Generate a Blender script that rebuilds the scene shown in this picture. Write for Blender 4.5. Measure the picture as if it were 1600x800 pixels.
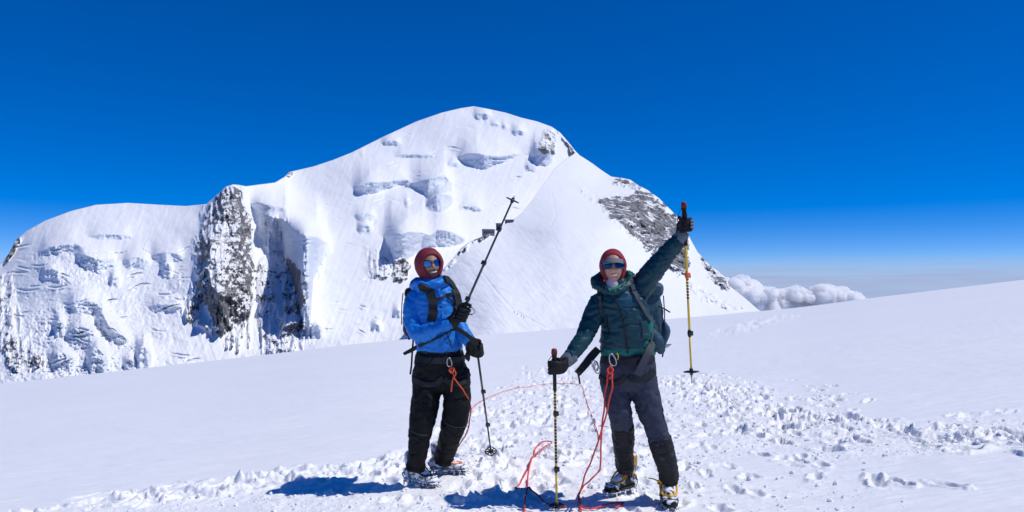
import bpy, bmesh, math, random
import numpy as np
from mathutils import Vector, Matrix, Euler, Quaternion

for _o in list(bpy.data.objects):
    bpy.data.objects.remove(_o)
scene = bpy.context.scene
COL = scene.collection

# ------------------------------------------------------------------ camera
F = 1155.0          # focal length in pixels of a 1600 px wide picture
HZ = 440.0          # row of the level horizon
ZC = 1.5            # eye height above the datum
cam_data = bpy.data.cameras.new('camera')
cam = bpy.data.objects.new('camera', cam_data)
COL.objects.link(cam)
cam.location = (0, 0, ZC)
cam.rotation_euler = (math.pi/2, 0, 0)
cam_data.sensor_width = 36.0
cam_data.lens = 36.0*F/1600.0
cam_data.shift_y = (HZ-400.0)/1600.0
cam_data.clip_start = 0.1
cam_data.clip_end = 200000.0
scene.camera = cam
scene.render.resolution_x = 1024
scene.render.resolution_y = 512

# ------------------------------------------------------------------ sky
SUN_EL = math.radians(57)
SUN_AZ = math.radians(97)       # clockwise from +Y
world = bpy.data.worlds.new('World')
scene.world = world
world.use_nodes = True
wn = world.node_tree.nodes; wl = world.node_tree.links
wn.clear()
sky = wn.new('ShaderNodeTexSky')
sky.sky_type = 'NISHITA'
sky.sun_disc = False
sky.sun_elevation = SUN_EL
sky.sun_rotation = SUN_AZ
sky.altitude = 4300
sky.air_density = 0.75
sky.dust_density = 0.0
sky.ozone_density = 6.0
hs = wn.new('ShaderNodeHueSaturation')
hs.inputs['Saturation'].default_value = 1.56
hs.inputs['Value'].default_value = 1.74
hs.inputs['Hue'].default_value = 0.516
gm = wn.new('ShaderNodeGamma'); gm.inputs['Gamma'].default_value = 0.78
wl.new(sky.outputs[0], gm.inputs['Color'])
wl.new(gm.outputs[0], hs.inputs['Color'])
# pale layered haze that lies along the whole horizon
tc = wn.new('ShaderNodeTexCoord')
sp = wn.new('ShaderNodeSeparateXYZ')
wl.new(tc.outputs['Generated'], sp.inputs[0])
mp = wn.new('ShaderNodeMapping'); mp.inputs['Scale'].default_value = (4, 4, 110)
wl.new(tc.outputs['Generated'], mp.inputs['Vector'])
nz = wn.new('ShaderNodeTexNoise'); nz.inputs['Scale'].default_value = 1.0
nz.inputs['Detail'].default_value = 5.0; nz.inputs['Roughness'].default_value = 0.55
wl.new(mp.outputs[0], nz.inputs['Vector'])
ad = wn.new('ShaderNodeMath'); ad.operation = 'MULTIPLY_ADD'
ad.inputs[1].default_value = 0.040
wl.new(nz.outputs['Fac'], ad.inputs[0]); wl.new(sp.outputs['Z'], ad.inputs[2])
mr = wn.new('ShaderNodeMapRange'); mr.interpolation_type = 'SMOOTHSTEP'
mr.inputs['From Min'].default_value = 0.024; mr.inputs['From Max'].default_value = 0.052
mr.inputs['To Min'].default_value = 0.96; mr.inputs['To Max'].default_value = 0.0
wl.new(ad.outputs[0], mr.inputs['Value'])
mixh = wn.new('ShaderNodeMix'); mixh.data_type = 'RGBA'
mixh.inputs[7].default_value = (3.25, 3.95, 6.1, 1)
nz2 = wn.new('ShaderNodeTexNoise'); nz2.inputs['Scale'].default_value = 1.7; nz2.inputs['Detail'].default_value = 6.0
wl.new(mp.outputs[0], nz2.inputs['Vector'])
mr3 = wn.new('ShaderNodeMapRange'); mr3.inputs['From Min'].default_value = 0.3; mr3.inputs['From Max'].default_value = 0.7
mr3.inputs['To Min'].default_value = 0.72; mr3.inputs['To Max'].default_value = 1.0
wl.new(nz2.outputs['Fac'], mr3.inputs['Value'])
mh = wn.new('ShaderNodeMath'); mh.operation = 'MULTIPLY'
wl.new(mr.outputs[0], mh.inputs[0]); wl.new(mr3.outputs[0], mh.inputs[1])
wl.new(mh.outputs[0], mixh.inputs[0]); wl.new(hs.outputs[0], mixh.inputs[6])
bg = wn.new('ShaderNodeBackground'); bg.inputs['Strength'].default_value = 0.11
wl.new(mixh.outputs[2], bg.inputs['Color'])
wo = wn.new('ShaderNodeOutputWorld'); wl.new(bg.outputs[0], wo.inputs['Surface'])

# ------------------------------------------------------------------ sun
sd = bpy.data.lights.new('sun', 'SUN')
sd.energy = 3.45; sd.angle = math.radians(0.53); sd.color = (1.0, 0.965, 0.91)
sun = bpy.data.objects.new('sun', sd); COL.objects.link(sun)
SUN_DIR = Vector((math.sin(SUN_AZ)*math.cos(SUN_EL), math.cos(SUN_AZ)*math.cos(SUN_EL), math.sin(SUN_EL)))
sun.rotation_euler = SUN_DIR.to_track_quat('Z', 'Y').to_euler()
sun.location = (20, 0, 40)

vs = scene.view_settings
vs.view_transform = 'Standard'; vs.look = 'None'; vs.exposure = 0.0; vs.gamma = 1.0
vs.use_curve_mapping = False
scene.render.engine = 'CYCLES'
scene.cycles.max_bounces = 28
scene.cycles.volume_bounces = 26
scene.cycles.diffuse_bounces = 7

# ------------------------------------------------------------------ small helpers
def pt(px, py, Y):
    return Vector(((px-800.0)/F*Y, Y, ZC+(HZ-py)/F*Y))

def tag(o, label=None, cat=None, group=None, kind=None):
    if label: o['label'] = label
    if cat: o['category'] = cat
    if group: o['group'] = group
    if kind: o['kind'] = kind
    return o

def empty(name, loc=(0, 0, 0)):
    o = bpy.data.objects.new(name, None); COL.objects.link(o)
    o.location = loc; o.empty_display_size = 0.1
    return o

def link_mesh(name, me, mat=None, parent=None, smooth=True):
    """world-space mesh; a child keeps its world place under an Empty"""
    o = bpy.data.objects.new(name, me); COL.objects.link(o)
    if mat: 
        me.materials.clear(); me.materials.append(mat)
    if parent is not None:
        o.parent = parent
        if parent.type == 'EMPTY':
            o.matrix_parent_inverse = Matrix.Translation(parent.location).inverted()
    if smooth and len(me.polygons):
        me.polygons.foreach_set('use_smooth', np.ones(len(me.polygons), dtype=bool))
    me.update()
    return o

def grid_mesh(name, V, attrs=None, flip=False):
    """V: (rows, cols, 3)"""
    R, C, _ = V.shape
    me = bpy.data.meshes.new(name)
    me.vertices.add(R*C)
    me.vertices.foreach_set('co', V.reshape(-1).astype(np.float32))
    i = np.arange((R-1)*(C-1)); r = i//(C-1); c = i % (C-1)
    a = r*C+c; b = a+1; d = a+C; e = d+1
    q = np.stack([a, b, e, d] if not flip else [a, d, e, b], 1).astype(np.int32)
    me.loops.add(q.size); me.polygons.add(len(q))
    me.loops.foreach_set('vertex_index', q.reshape(-1))
    me.polygons.foreach_set('loop_start', (np.arange(len(q))*4).astype(np.int32))
    me.polygons.foreach_set('loop_total', np.full(len(q), 4, dtype=np.int32))
    me.update(calc_edges=True)
    if attrs:
        for k, v in attrs.items():
            at = me.attributes.new(k, 'FLOAT', 'POINT')
            at.data.foreach_set('value', v.reshape(-1).astype(np.float32))
    return me

# ------------------------------------------------------------------ noise (numpy)
def _h(ix, iy, iz, s):
    with np.errstate(over='ignore'):
        h = (ix.astype(np.int64)*374761393 + iy.astype(np.int64)*668265263 + iz.astype(np.int64)*2147483647 + s*1274126177) & 0xffffffff
        h = ((h ^ (h >> 13))*1274126177) & 0xffffffff
        h = ((h ^ (h >> 16))*2246822519) & 0xffffffff
        h = h ^ (h >> 15)
    return h

def noise2(x, y, s=0):
    x = np.asarray(x, float); y = np.asarray(y, float)
    ix = np.floor(x); iy = np.floor(y); fx = x-ix; fy = y-iy
    ux = fx*fx*fx*(fx*(fx*6-15)+10); uy = fy*fy*fy*(fy*(fy*6-15)+10)
    z0 = np.zeros_like(ix)
    def g(dx, dy):
        a = _h(ix+dx, iy+dy, z0, s)*(2*math.pi/4294967296.0)
        return np.cos(a)*(fx-dx)+np.sin(a)*(fy-dy)
    n0 = g(0, 0)*(1-ux)+g(1, 0)*ux
    n1 = g(0, 1)*(1-ux)+g(1, 1)*ux
    return 1.45*(n0*(1-uy)+n1*uy)

def fbm2(x, y, octs=4, s=0, rough=0.5, ridged=False, lac=2.03):
    t = 0; a = 1.0; n = 0
    for k in range(octs):
        v = noise2(x, y, s+k*17)
        if ridged: v = 1-2*np.abs(v)
        t = t+a*v; n += a; a *= rough; x = x*lac+3.7; y = y*lac-1.3
    return t/n

def noise3(P, s=0):
    i = np.floor(P); f = P-i
    u = f*f*f*(f*(f*6-15)+10)
    r = 0
    for dx in (0, 1):
        for dy in (0, 1):
            for dz in (0, 1):
                w = (u[:, 0] if dx else 1-u[:, 0])*(u[:, 1] if dy else 1-u[:, 1])*(u[:, 2] if dz else 1-u[:, 2])
                r = r + w*(_h(i[:, 0]+dx, i[:, 1]+dy, i[:, 2]+dz, s)/2147483648.0-1)
    return r

def sstep(a, b, x):
    t = np.clip((x-a)/(b-a), 0, 1)
    return t*t*(3-2*t)

def interp(pts, x):
    p = np.array(pts, float)
    return np.interp(x, p[:, 0], p[:, 1])

def smooth_interp(pts, x):
    """Catmull style (monotone x)"""
    p = np.array(pts, float); xs = p[:, 0]; ys = p[:, 1]
    m = np.gradient(ys, xs)
    k = np.clip(np.searchsorted(xs, x)-1, 0, len(xs)-2)
    h = xs[k+1]-xs[k]; t = np.clip((x-xs[k])/h, 0, 1)
    return ((2*t**3-3*t**2+1)*ys[k]+(t**3-2*t**2+t)*h*m[k]+(-2*t**3+3*t**2)*ys[k+1]+(t**3-t**2)*h*m[k+1])

def tps(P, v):
    P = np.array(P, float)/300.0; v = np.array(v, float); n = len(P)
    def ker(r2): return 0.5*r2*np.log(r2+1e-9)
    d = ((P[:, None]-P[None])**2).sum(-1)
    A = np.zeros((n+3, n+3)); A[:n, :n] = ker(d)+np.eye(n)*0.01
    A[:n, n] = 1; A[:n, n+1:] = P; A[n, :n] = 1; A[n+1:, :n] = P.T
    w = np.linalg.solve(A, np.concatenate([v, [0, 0, 0]]))
    def f(x, y):
        x = x/300.0; y = y/300.0
        o = w[n]+w[n+1]*x+w[n+2]*y
        for k in range(n):
            o = o+w[k]*ker((x-P[k, 0])**2+(y-P[k, 1])**2)
        return o
    return f

def poly_mask(px, py, poly):
    """signed distance-like mask: positive inside, in units of px"""
    poly = np.array(poly, float); n = len(poly)
    inside = np.zeros(px.shape, bool); dist = np.full(px.shape, 1e9)
    for i in range(n):
        x0, y0 = poly[i]; x1, y1 = poly[(i+1) % n]
        c = ((y0 > py) != (y1 > py))
        xi = (x1-x0)*(py-y0)/((y1-y0) if y1 != y0 else 1e-9)+x0
        inside ^= c & (px < xi)
        L2 = (x1-x0)**2+(y1-y0)**2+1e-9
        t = np.clip(((px-x0)*(x1-x0)+(py-y0)*(y1-y0))/L2, 0, 1)
        dist = np.minimum(dist, np.hypot(px-x0-t*(x1-x0), py-y0-t*(y1-y0)))
    return np.where(inside, dist, -dist)

# ------------------------------------------------------------------ materials
def new_mat(name):
    m = bpy.data.materials.new(name); m.use_nodes = True
    nt = m.node_tree; b = nt.nodes['Principled BSDF']
    return m, nt, b

def cloth(name, col, rough=0.75, var=0.25, scale=40, bump=0.15, sheen=0.0, spec=0.3, metallic=0.0):
    m, nt, b = new_mat(name)
    n = nt.nodes.new('ShaderNodeTexNoise'); n.inputs['Scale'].default_value = scale; n.inputs['Detail'].default_value = 4
    t = nt.nodes.new('ShaderNodeTexCoord'); nt.links.new(t.outputs['Object'], n.inputs['Vector'])
    r = nt.nodes.new('ShaderNodeMix'); r.data_type = 'RGBA'
    r.inputs[6].default_value = (*[c*(1-var) for c in col], 1); r.inputs[7].default_value = (*[min(1, c*(1+var)) for c in col], 1)
    nt.links.new(n.outputs['Fac'], r.inputs[0]); nt.links.new(r.outputs[2], b.inputs['Base Color'])
    b.inputs['Roughness'].default_value = rough
    b.inputs['Metallic'].default_value = metallic
    b.inputs['Specular IOR Level'].default_value = spec
    if sheen: b.inputs['Sheen Weight'].default_value = sheen
    if bump:
        n2 = nt.nodes.new('ShaderNodeTexNoise'); n2.inputs['Scale'].default_value = scale*6; n2.inputs['Detail'].default_value = 2
        nt.links.new(t.outputs['Object'], n2.inputs['Vector'])
        bp = nt.nodes.new('ShaderNodeBump'); bp.inputs['Strength'].default_value = bump; bp.inputs['Distance'].default_value = 0.004
        nt.links.new(n2.outputs['Fac'], bp.inputs['Height']); nt.links.new(bp.outputs[0], b.inputs['Normal'])
    return m
# ================================================================== snow and rock materials
def snow_ground_mat():
    m, nt, b = new_mat('snow_ground')
    N = nt.nodes.new; L = nt.links.new
    t = N('ShaderNodeTexCoord')
    n = N('ShaderNodeTexNoise'); n.inputs['Scale'].default_value = 0.35; n.inputs['Detail'].default_value = 5
    L(t.outputs['Object'], n.inputs['Vector'])
    mx = N('ShaderNodeMix'); mx.data_type = 'RGBA'
    mx.inputs[6].default_value = (0.80, 0.812, 0.835, 1); mx.inputs[7].default_value = (0.86, 0.868, 0.885, 1)
    L(n.outputs['Fac'], mx.inputs[0])
    tr = N('ShaderNodeAttribute'); tr.attribute_name = 'trod'
    mx2 = N('ShaderNodeMix'); mx2.data_type = 'RGBA'; mx2.inputs[7].default_value = (0.89, 0.895, 0.905, 1)
    L(tr.outputs['Fac'], mx2.inputs[0]); L(mx.outputs[2], mx2.inputs[6]); L(mx2.outputs[2], b.inputs['Base Color'])
    b.inputs['Roughness'].default_value = 0.55
    b.inputs['Specular IOR Level'].default_value = 0.25
    # wind ripples on untouched snow, crumbs where it is trodden
    mp = N('ShaderNodeMapping'); mp.inputs['Rotation'].default_value = (0, 0, math.radians(-14)); mp.inputs['Scale'].default_value = (1.2, 7.0, 4.0)
    L(t.outputs['Object'], mp.inputs['Vector'])
    rip = N('ShaderNodeTexNoise'); rip.inputs['Scale'].default_value = 1.0; rip.inputs['Detail'].default_value = 4; rip.inputs['Roughness'].default_value = 0.55
    L(mp.outputs[0], rip.inputs['Vector'])
    fine = N('ShaderNodeTexNoise'); fine.inputs['Scale'].default_value = 55; fine.inputs['Detail'].default_value = 4; fine.inputs['Roughness'].default_value = 0.65
    L(t.outputs['Object'], fine.inputs['Vector'])
    at = N('ShaderNodeAttribute'); at.attribute_name = 'trod'
    b1 = N('ShaderNodeBump'); b1.inputs['Strength'].default_value = 0.45; b1.inputs['Distance'].default_value = 0.05
    L(rip.outputs['Fac'], b1.inputs['Height'])
    ms = N('ShaderNodeMath'); ms.operation = 'MULTIPLY_ADD'; ms.inputs[1].default_value = 0.6; ms.inputs[2].default_value = 0.10
    L(at.outputs['Fac'], ms.inputs[0])
    b2 = N('ShaderNodeBump'); b2.inputs['Distance'].default_value = 0.012
    L(ms.outputs[0], b2.inputs['Strength']); L(fine.outputs['Fac'], b2.inputs['Height']); L(b1.outputs[0], b2.inputs['Normal'])
    L(b2.outputs[0], b.inputs['Normal'])
    return m

def mountain_mat():
    m, nt, b = new_mat('snow_and_rock')
    N = nt.nodes.new; L = nt.links.new
    t = N('ShaderNodeTexCoord')
    at = N('ShaderNodeAttribute'); at.attribute_name = 'rock'
    ic = N('ShaderNodeAttribute'); ic.attribute_name = 'ice'
    # snow
    n0 = N('ShaderNodeTexNoise'); n0.inputs['Scale'].default_value = 0.01; n0.inputs['Detail'].default_value = 6
    L(t.outputs['Object'], n0.inputs['Vector'])
    sn = N('ShaderNodeMix'); sn.data_type = 'RGBA'
    sn.inputs[6].default_value = (0.775, 0.79, 0.825, 1); sn.inputs[7].default_value = (0.85, 0.86, 0.88, 1)
    L(n0.outputs['Fac'], sn.inputs[0])
    # glacier ice with layers
    mp0 = N('ShaderNodeMapping'); mp0.inputs['Scale'].default_value = (0.02, 0.02, 0.25)
    L(t.outputs['Object'], mp0.inputs['Vector'])
    n3 = N('ShaderNodeTexNoise'); n3.inputs['Scale'].default_value = 1.0; n3.inputs['Detail'].default_value = 5
    L(mp0.outputs[0], n3.inputs['Vector'])
    icc = N('ShaderNodeMix'); icc.data_type = 'RGBA'
    icc.inputs[6].default_value = (0.60, 0.65, 0.73, 1); icc.inputs[7].default_value = (0.76, 0.80, 0.86, 1)
    L(n3.outputs['Fac'], icc.inputs[0])
    ms = N('ShaderNodeMix'); ms.data_type = 'RGBA'
    L(ic.outputs['Fac'], ms.inputs[0]); L(sn.outputs[2], ms.inputs[6]); L(icc.outputs[2], ms.inputs[7])
    # rock
    mp = N('ShaderNodeMapping'); mp.inputs['Scale'].default_value = (0.06, 0.06, 0.03)
    L(t.outputs['Object'], mp.inputs['Vector'])
    n1 = N('ShaderNodeTexNoise'); n1.inputs['Scale'].default_value = 1.0; n1.inputs['Detail'].default_value = 8; n1.inputs['Roughness'].default_value = 0.65
    L(mp.outputs[0], n1.inputs['Vector'])
    rr = N('ShaderNodeValToRGB')
    e = rr.color_ramp.elements
    e[0].position = 0.32; e[0].color = (0.065, 0.069, 0.082, 1)
    e[1].position = 0.72; e[1].color = (0.42, 0.41, 0.41, 1)
    k = e.new(0.52); k.color = (0.18, 0.18, 0.19, 1)
    L(n1.outputs['Fac'], rr.inputs[0])
    # snow held on the ledges: rock mask, steepness and fine noise
    geo = N('ShaderNodeNewGeometry'); sx = N('ShaderNodeSeparateXYZ'); L(geo.outputs['Normal'], sx.inputs[0])
    n2 = N('ShaderNodeTexNoise'); n2.inputs['Scale'].default_value = 0.11; n2.inputs['Detail'].default_value = 7; n2.inputs['Roughness'].default_value = 0.7
    L(t.outputs['Object'], n2.inputs['Vector'])
    a1 = N('ShaderNodeMath'); a1.operation = 'MULTIPLY_ADD'; a1.inputs[1].default_value = -0.60; a1.inputs[2].default_value = 0.32
    L(sx.outputs['Z'], a1.inputs[0])
    a2 = N('ShaderNodeMath'); a2.operation = 'MULTIPLY_ADD'; a2.inputs[1].default_value = 1.3; a2.inputs[2].default_value = -0.65
    L(n2.outputs['Fac'], a2.inputs[0])
    a3 = N('ShaderNodeMath'); a3.operation = 'ADD'; L(a1.outputs[0], a3.inputs[0]); L(a2.outputs[0], a3.inputs[1])
    mpb = N('ShaderNodeMapping'); mpb.inputs['Scale'].default_value = (0.045, 0.03, 0.018)
    L(t.outputs['Object'], mpb.inputs['Vector'])
    nb_ = N('ShaderNodeTexNoise'); nb_.inputs['Scale'].default_value = 1.0; nb_.inputs['Detail'].default_value = 4
    L(mpb.outputs[0], nb_.inputs['Vector'])
    ab = N('ShaderNodeMath'); ab.operation = 'MULTIPLY_ADD'; ab.inputs[1].default_value = 1.6; ab.inputs[2].default_value = -0.78
    L(nb_.outputs['Fac'], ab.inputs[0])
    ac = N('ShaderNodeMath'); ac.operation = 'ADD'; L(a3.outputs[0], ac.inputs[0]); L(ab.outputs[0], ac.inputs[1])
    a4 = N('ShaderNodeMath'); a4.operation = 'ADD'; L(ac.outputs[0], a4.inputs[0]); L(at.outputs['Fac'], a4.inputs[1])
    mr = N('ShaderNodeMapRange'); mr.inputs['From Min'].default_value = 0.44; mr.inputs['From Max'].default_value = 0.62
    L(a4.outputs[0], mr.inputs['Value'])
    mm = N('ShaderNodeMath'); mm.operation = 'MULTIPLY'; L(mr.outputs[0], mm.inputs[0])
    mr2 = N('ShaderNodeMapRange'); mr2.inputs['From Min'].default_value = 0.0; mr2.inputs['From Max'].default_value = 0.15
    L(at.outputs['Fac'], mr2.inputs['Value']); L(mr2.outputs[0], mm.inputs[1])
    mx = N('ShaderNodeMix'); mx.data_type = 'RGBA'
    L(mm.outputs[0], mx.inputs[0]); L(ms.outputs[2], mx.inputs[6]); L(rr.outputs[0], mx.inputs[7])
    L(mx.outputs[2], b.inputs['Base Color'])
    b.inputs['Roughness'].default_value = 0.8; b.inputs['Specular IOR Level'].default_value = 0.1
    bp = N('ShaderNodeBump'); bp.inputs['Strength'].default_value = 0.5; bp.inputs['Distance'].default_value = 2.0
    L(n2.outputs['Fac'], bp.inputs['Height'])
    mul = N('ShaderNodeMath'); mul.operation = 'MULTIPLY_ADD'; mul.inputs[1].default_value = 0.6; mul.inputs[2].default_value = 0.06
    L(at.outputs['Fac'], mul.inputs[0]); L(mul.outputs[0], bp.inputs['Strength'])
    L(bp.outputs[0], b.inputs['Normal'])
    return m
MAT_SNOW = snow_ground_mat()
MAT_MTN = mountain_mat()

# ================================================================== shape of the near snow field
YH = [(-700, 655), (-300, 632), (0, 600), (200, 578), (400, 556), (600, 533), (800, 520), (900, 512), (1000, 502), (1100, 494), (1165, 488), (1250, 480),
      (1350, 467), (1450, 455), (1600, 437), (1900, 405), (2300, 380)]
CC = [(-700, 1250), (0, 1300), (655, 1430), (1045, 1610), (1600, 1700), (2300, 1750)]
YCR = 70.0
def ground_z(x, y):
    """smooth height of the near snow field, numpy arrays"""
    th = np.arctan2(x, y); r = np.hypot(x, y)
    lim = math.radians(52)
    tcl = np.clip(th, -lim, lim)
    u = 800+F*np.tan(tcl)
    Y = r*np.cos(tcl)
    Y = np.maximum(Y, 0.05)
    yh = smooth_interp(YH, u); C = smooth_interp(CC, u)
    back = sstep(lim, math.pi, np.abs(th))
    yh = yh*(1-back)+500*back; C = C*(1-back)+1500*back
    near = sstep(1.0, 3.6, Y)
    yh = 515*(1-near)+yh*near; C = 1500*(1-near)+C*near
    g = np.maximum(1/Y-1/YCR, 0)
    z = ZC-(yh-HZ)/F*Y-C/F*np.where(Y < YCR, 1-Y/YCR, 0)
    d = np.maximum(Y-YCR, 0)
    z = z-np.where(d < 120, 0.0018*d*d, 0.0018*14400+0.43*(d-120))
    # mound under the planted pole
    z = z+0.125*np.exp(-((x+0.175)**2+(y-6.35)**2)/(2*0.33**2))
    z = z+0.044*np.exp(-((x+0.50)**2+(y-5.85)**2)/(2*0.2**2))+0.022*np.exp(-((x-0.78)**2+(y-5.33)**2)/(2*0.2**2))
    # very soft swells
    z = z + 0.05*np.sin(Y*0.33+x*0.22)*sstep(8, 20, Y)*(1-sstep(50, 65, Y))
    return z
def gz(x, y):
    return float(ground_z(np.array([float(x)]), np.array([float(y)]))[0])
def ground_at(px, py):
    """point of the smooth snow seen at a pixel of the reference framing"""
    u = np.array([float(px)]); yh = smooth_interp(YH, u)[0]; C = smooth_interp(CC, u)[0]
    Y = 1/((py-yh)/C+1/YCR)
    x = (px-800)/F*Y
    return Vector((x, Y, gz(x, Y)))

# zones of trodden snow, traced on the ground (as picture coordinates of the smooth field)
ZONES = [
    (1.0, 16, [(640, 860), (625, 770), (640, 705), (700, 665), (745, 630), (800, 590), (840, 572), (905, 566), (960, 590), (1040, 585), (1110, 580), (1190, 604), (1290, 620),
            (1340, 650), (1330, 690), (1250, 705), (1160, 715), (1100, 740), (1060, 830), (900, 900)]),
    (0.85, 10, [(60, 830), (130, 785), (240, 768), (330, 775), (400, 752), (500, 738), (620, 715), (660, 760), (640, 850), (420, 830), (400, 790), (300, 800)]),
    (0.8, 12, [(1290, 650), (1400, 665), (1480, 655), (1700, 650), (1700, 700), (1560, 700), (1450, 715), (1350, 722), (1240, 718)]),
    (0.55, 4, [(1125, 512), (1180, 497), (1245, 489), (1255, 494), (1200, 508), (1150, 523), (1100, 530)]),
    (0.35, 30, [(1060, 720), (1250, 715), (1380, 735), (1440, 780), (1300, 830), (1060, 840)]),
]
def trod_mask(px, py):
    m = np.zeros(px.shape)
    wob = 14*fbm2(px/45., py/22., 3, 5)+8*fbm2(px/12., py/6., 2, 9)
    for k, soft, poly in ZONES:
        sd_ = poly_mask(px, py, poly)+wob*(0.3 if soft < 6 else 1.0)
        m = np.maximum(m, k*sstep(-soft*0.4, soft, sd_))
    return m

rng = np.random.default_rng(11)
# ------------------------------------------------------------------ footprints
FOOT = []
def add_prints(path, n, spread, size=0.15, depth=0.06):
    P = [ground_at(*p) for p in path]
    seg = [(P[i+1]-P[i]).length for i in range(len(P)-1)]; tot = sum(seg)
    for k in range(n):
        s = rng.random()*tot; i = 0
        while i < len(seg)-1 and s > seg[i]: s -= seg[i]; i += 1
        p = P[i].lerp(P[i+1], s/seg[i]); d = (P[i+1]-P[i])
        a = math.atan2(d.y, d.x)+rng.normal(0, 0.5)
        q = p+Vector((rng.normal(0, spread), rng.normal(0, spread), 0))
        FOOT.append((q.x, q.y, a, size*rng.uniform(0.7, 1.25), depth*rng.uniform(0.5, 1.3)))
add_prints([(900, 800), (850, 700), (850, 640), (870, 575)], 260, 0.55, 0.15, 0.045)
add_prints([(720, 800), (700, 720), (760, 640)], 70, 0.35, 0.15, 0.045)
add_prints([(1060, 590), (1150, 640), (1300, 670), (1500, 685), (1700, 690)], 230, 0.45, 0.15, 0.05)
add_prints([(980, 590), (1080, 600), (1200, 615), (1300, 640)], 60, 0.5, 0.13, 0.04)
add_prints([(1080, 640), (1130, 720), (1180, 800)], 45, 0.5, 0.12, 0.035)
add_prints([(80, 800), (240, 775), (400, 755), (560, 735), (640, 720)], 70, 0.22, 0.14, 0.05)
add_prints([(1390, 742), (1440, 770)], 3, 0.10, 0.16, 0.045)
add_prints([(1500, 660), (1560, 645), (1600, 640)], 8, 0.15, 0.12, 0.03)

BOOTS = [(-0.68, 5.58), (-0.48, 5.83), (0.72, 5.28), (1.07, 5.04)]
def ground_detail(X, Y, PX, PY):
    tm = trod_mask(PX, PY)
    near = 1-sstep(14, 40, Y)
    h = np.zeros(X.shape)
    sel = tm > 0.001
    x = X[sel]; y = Y[sel]; t = tm[sel]
    lump = fbm2(x*2.6+0.5*noise2(x*2, y*2, 6), y*2.6, 5, 31, 0.54)
    crag = fbm2(x*7.5, y*7.5, 4, 77, 0.6, ridged=True)
    clod = np.maximum(noise2(x*11, y*11, 4)-0.12, 0)+0.6*np.maximum(noise2(x*23, y*23, 8)-0.15, 0)
    h[sel] = t*(0.031*lump+0.005*crag+0.013*clod)
    far = sstep(16, 34, y)
    h[sel] += t*far*(0.30*fbm2(x*0.9, y*0.5, 4, 33, 0.6)+0.10*noise2(x*2.2, y*1.0, 35))
    # wind sculpted crust on untouched snow
    h += (0.018*fbm2(X*0.7+0.3*Y, Y*2.2, 4, 55)+0.009*fbm2(X*1.6-0.4*Y, Y*6.5, 3, 56, ridged=True))*near
    h += 0.03*fbm2(X*0.25, Y*0.4, 3, 58)*near
    # packed flat under the climbers' boots
    for bx, by in BOOTS:
        h *= 1-0.85*np.exp(-((X-bx)**2+(Y-by)**2)/(2*0.17**2))
    # prints
    for (fx, fy, a, s, dep) in FOOT:
        R = s*2.4
        w = (np.abs(X-fx) < R) & (np.abs(Y-fy) < R)
        if not w.any(): continue
        dx = X[w]-fx; dy = Y[w]-fy
        lx = (dx*math.cos(a)+dy*math.sin(a))/s; ly = (-dx*math.sin(a)+dy*math.cos(a))/(s*0.42)
        q = np.sqrt(lx*lx+ly*ly)+0.30*noise2(X[w]*9, Y[w]*9, 3)+0.22*noise2(X[w]*24, Y[w]*24, 5)
        h[w] += -dep*(1-sstep(0.45, 1.0, q))+(0.30+0.5*noise2(X[w]*7, Y[w]*7, 12))*dep*np.exp(-((q-1.2)/0.28)**2)
    for bx, by in BOOTS:
        h *= 1-0.8*np.exp(-((X-bx)**2+(Y-by)**2)/(2*0.15**2))
    return h, tm

def build_ground():
    # columns: dense where the picture looks, sparse elsewhere
    uu = np.arange(-60, 1661, 1.55)
    thf = np.arctan((uu-800)/F)
    left = -np.radians(np.concatenate([np.linspace(180, 60, 24, endpoint=False), np.linspace(60, 37, 16, endpoint=False)]))
    th = np.concatenate([left, thf, -left[::-1]])
    lim = math.radians(52)
    tcl = np.clip(th, -lim, lim)
    # rows: screen spaced up to the crest, then down the far side
    q = np.concatenate([np.linspace(1/0.3, 1/3.9, 14, endpoint=False),
                        np.linspace(1/3.9, 1/7.0, 250, endpoint=False), np.linspace(1/7.0, 1/16, 130, endpoint=False), np.linspace(1/16, 1/YCR, 50)])
    Yr = np.concatenate([1/q, YCR+np.array([1.5, 3, 5, 8, 12, 18, 26, 40, 60, 90, 130, 200, 300, 420, 560, 800, 1200, 2500, 6000])])
    Yr = Yr[:, None]*np.ones(len(th))[None]
    R = Yr/np.cos(tcl)[None]
    X = R*np.sin(th)[None]; Yw = R*np.cos(th)[None]
    Z = ground_z(X, Yw)
    PX = np.where(Yw > 0.5, 800+F*X/np.maximum(Yw, 0.5), -9999.); PY = np.where(Yw > 0.5, HZ+F*(ZC-Z)/np.maximum(Yw, 0.5), 9999.)
    infov = (np.abs(th)[None] < math.radians(40)) & (Yw < YCR) & (Yw > 2.5)
    PXm = np.where(infov, PX, -9999); PYm = np.where(infov, PY, 9999.)
    h, tm = ground_detail(X, Yw, PXm, PYm)
    h *= sstep(2.0, 3.5, Yw)*infov
    Z = Z+h
    V = np.stack([X, Yw, Z], -1)
    me = grid_mesh('snow_field', V, {'trod': tm}, flip=False)
    o = link_mesh('snow_field', me, MAT_SNOW)
    tag(o, 'wide snow field with a trodden track under the two climbers', None, kind='structure')
    return o
GROUND = build_ground()

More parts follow.
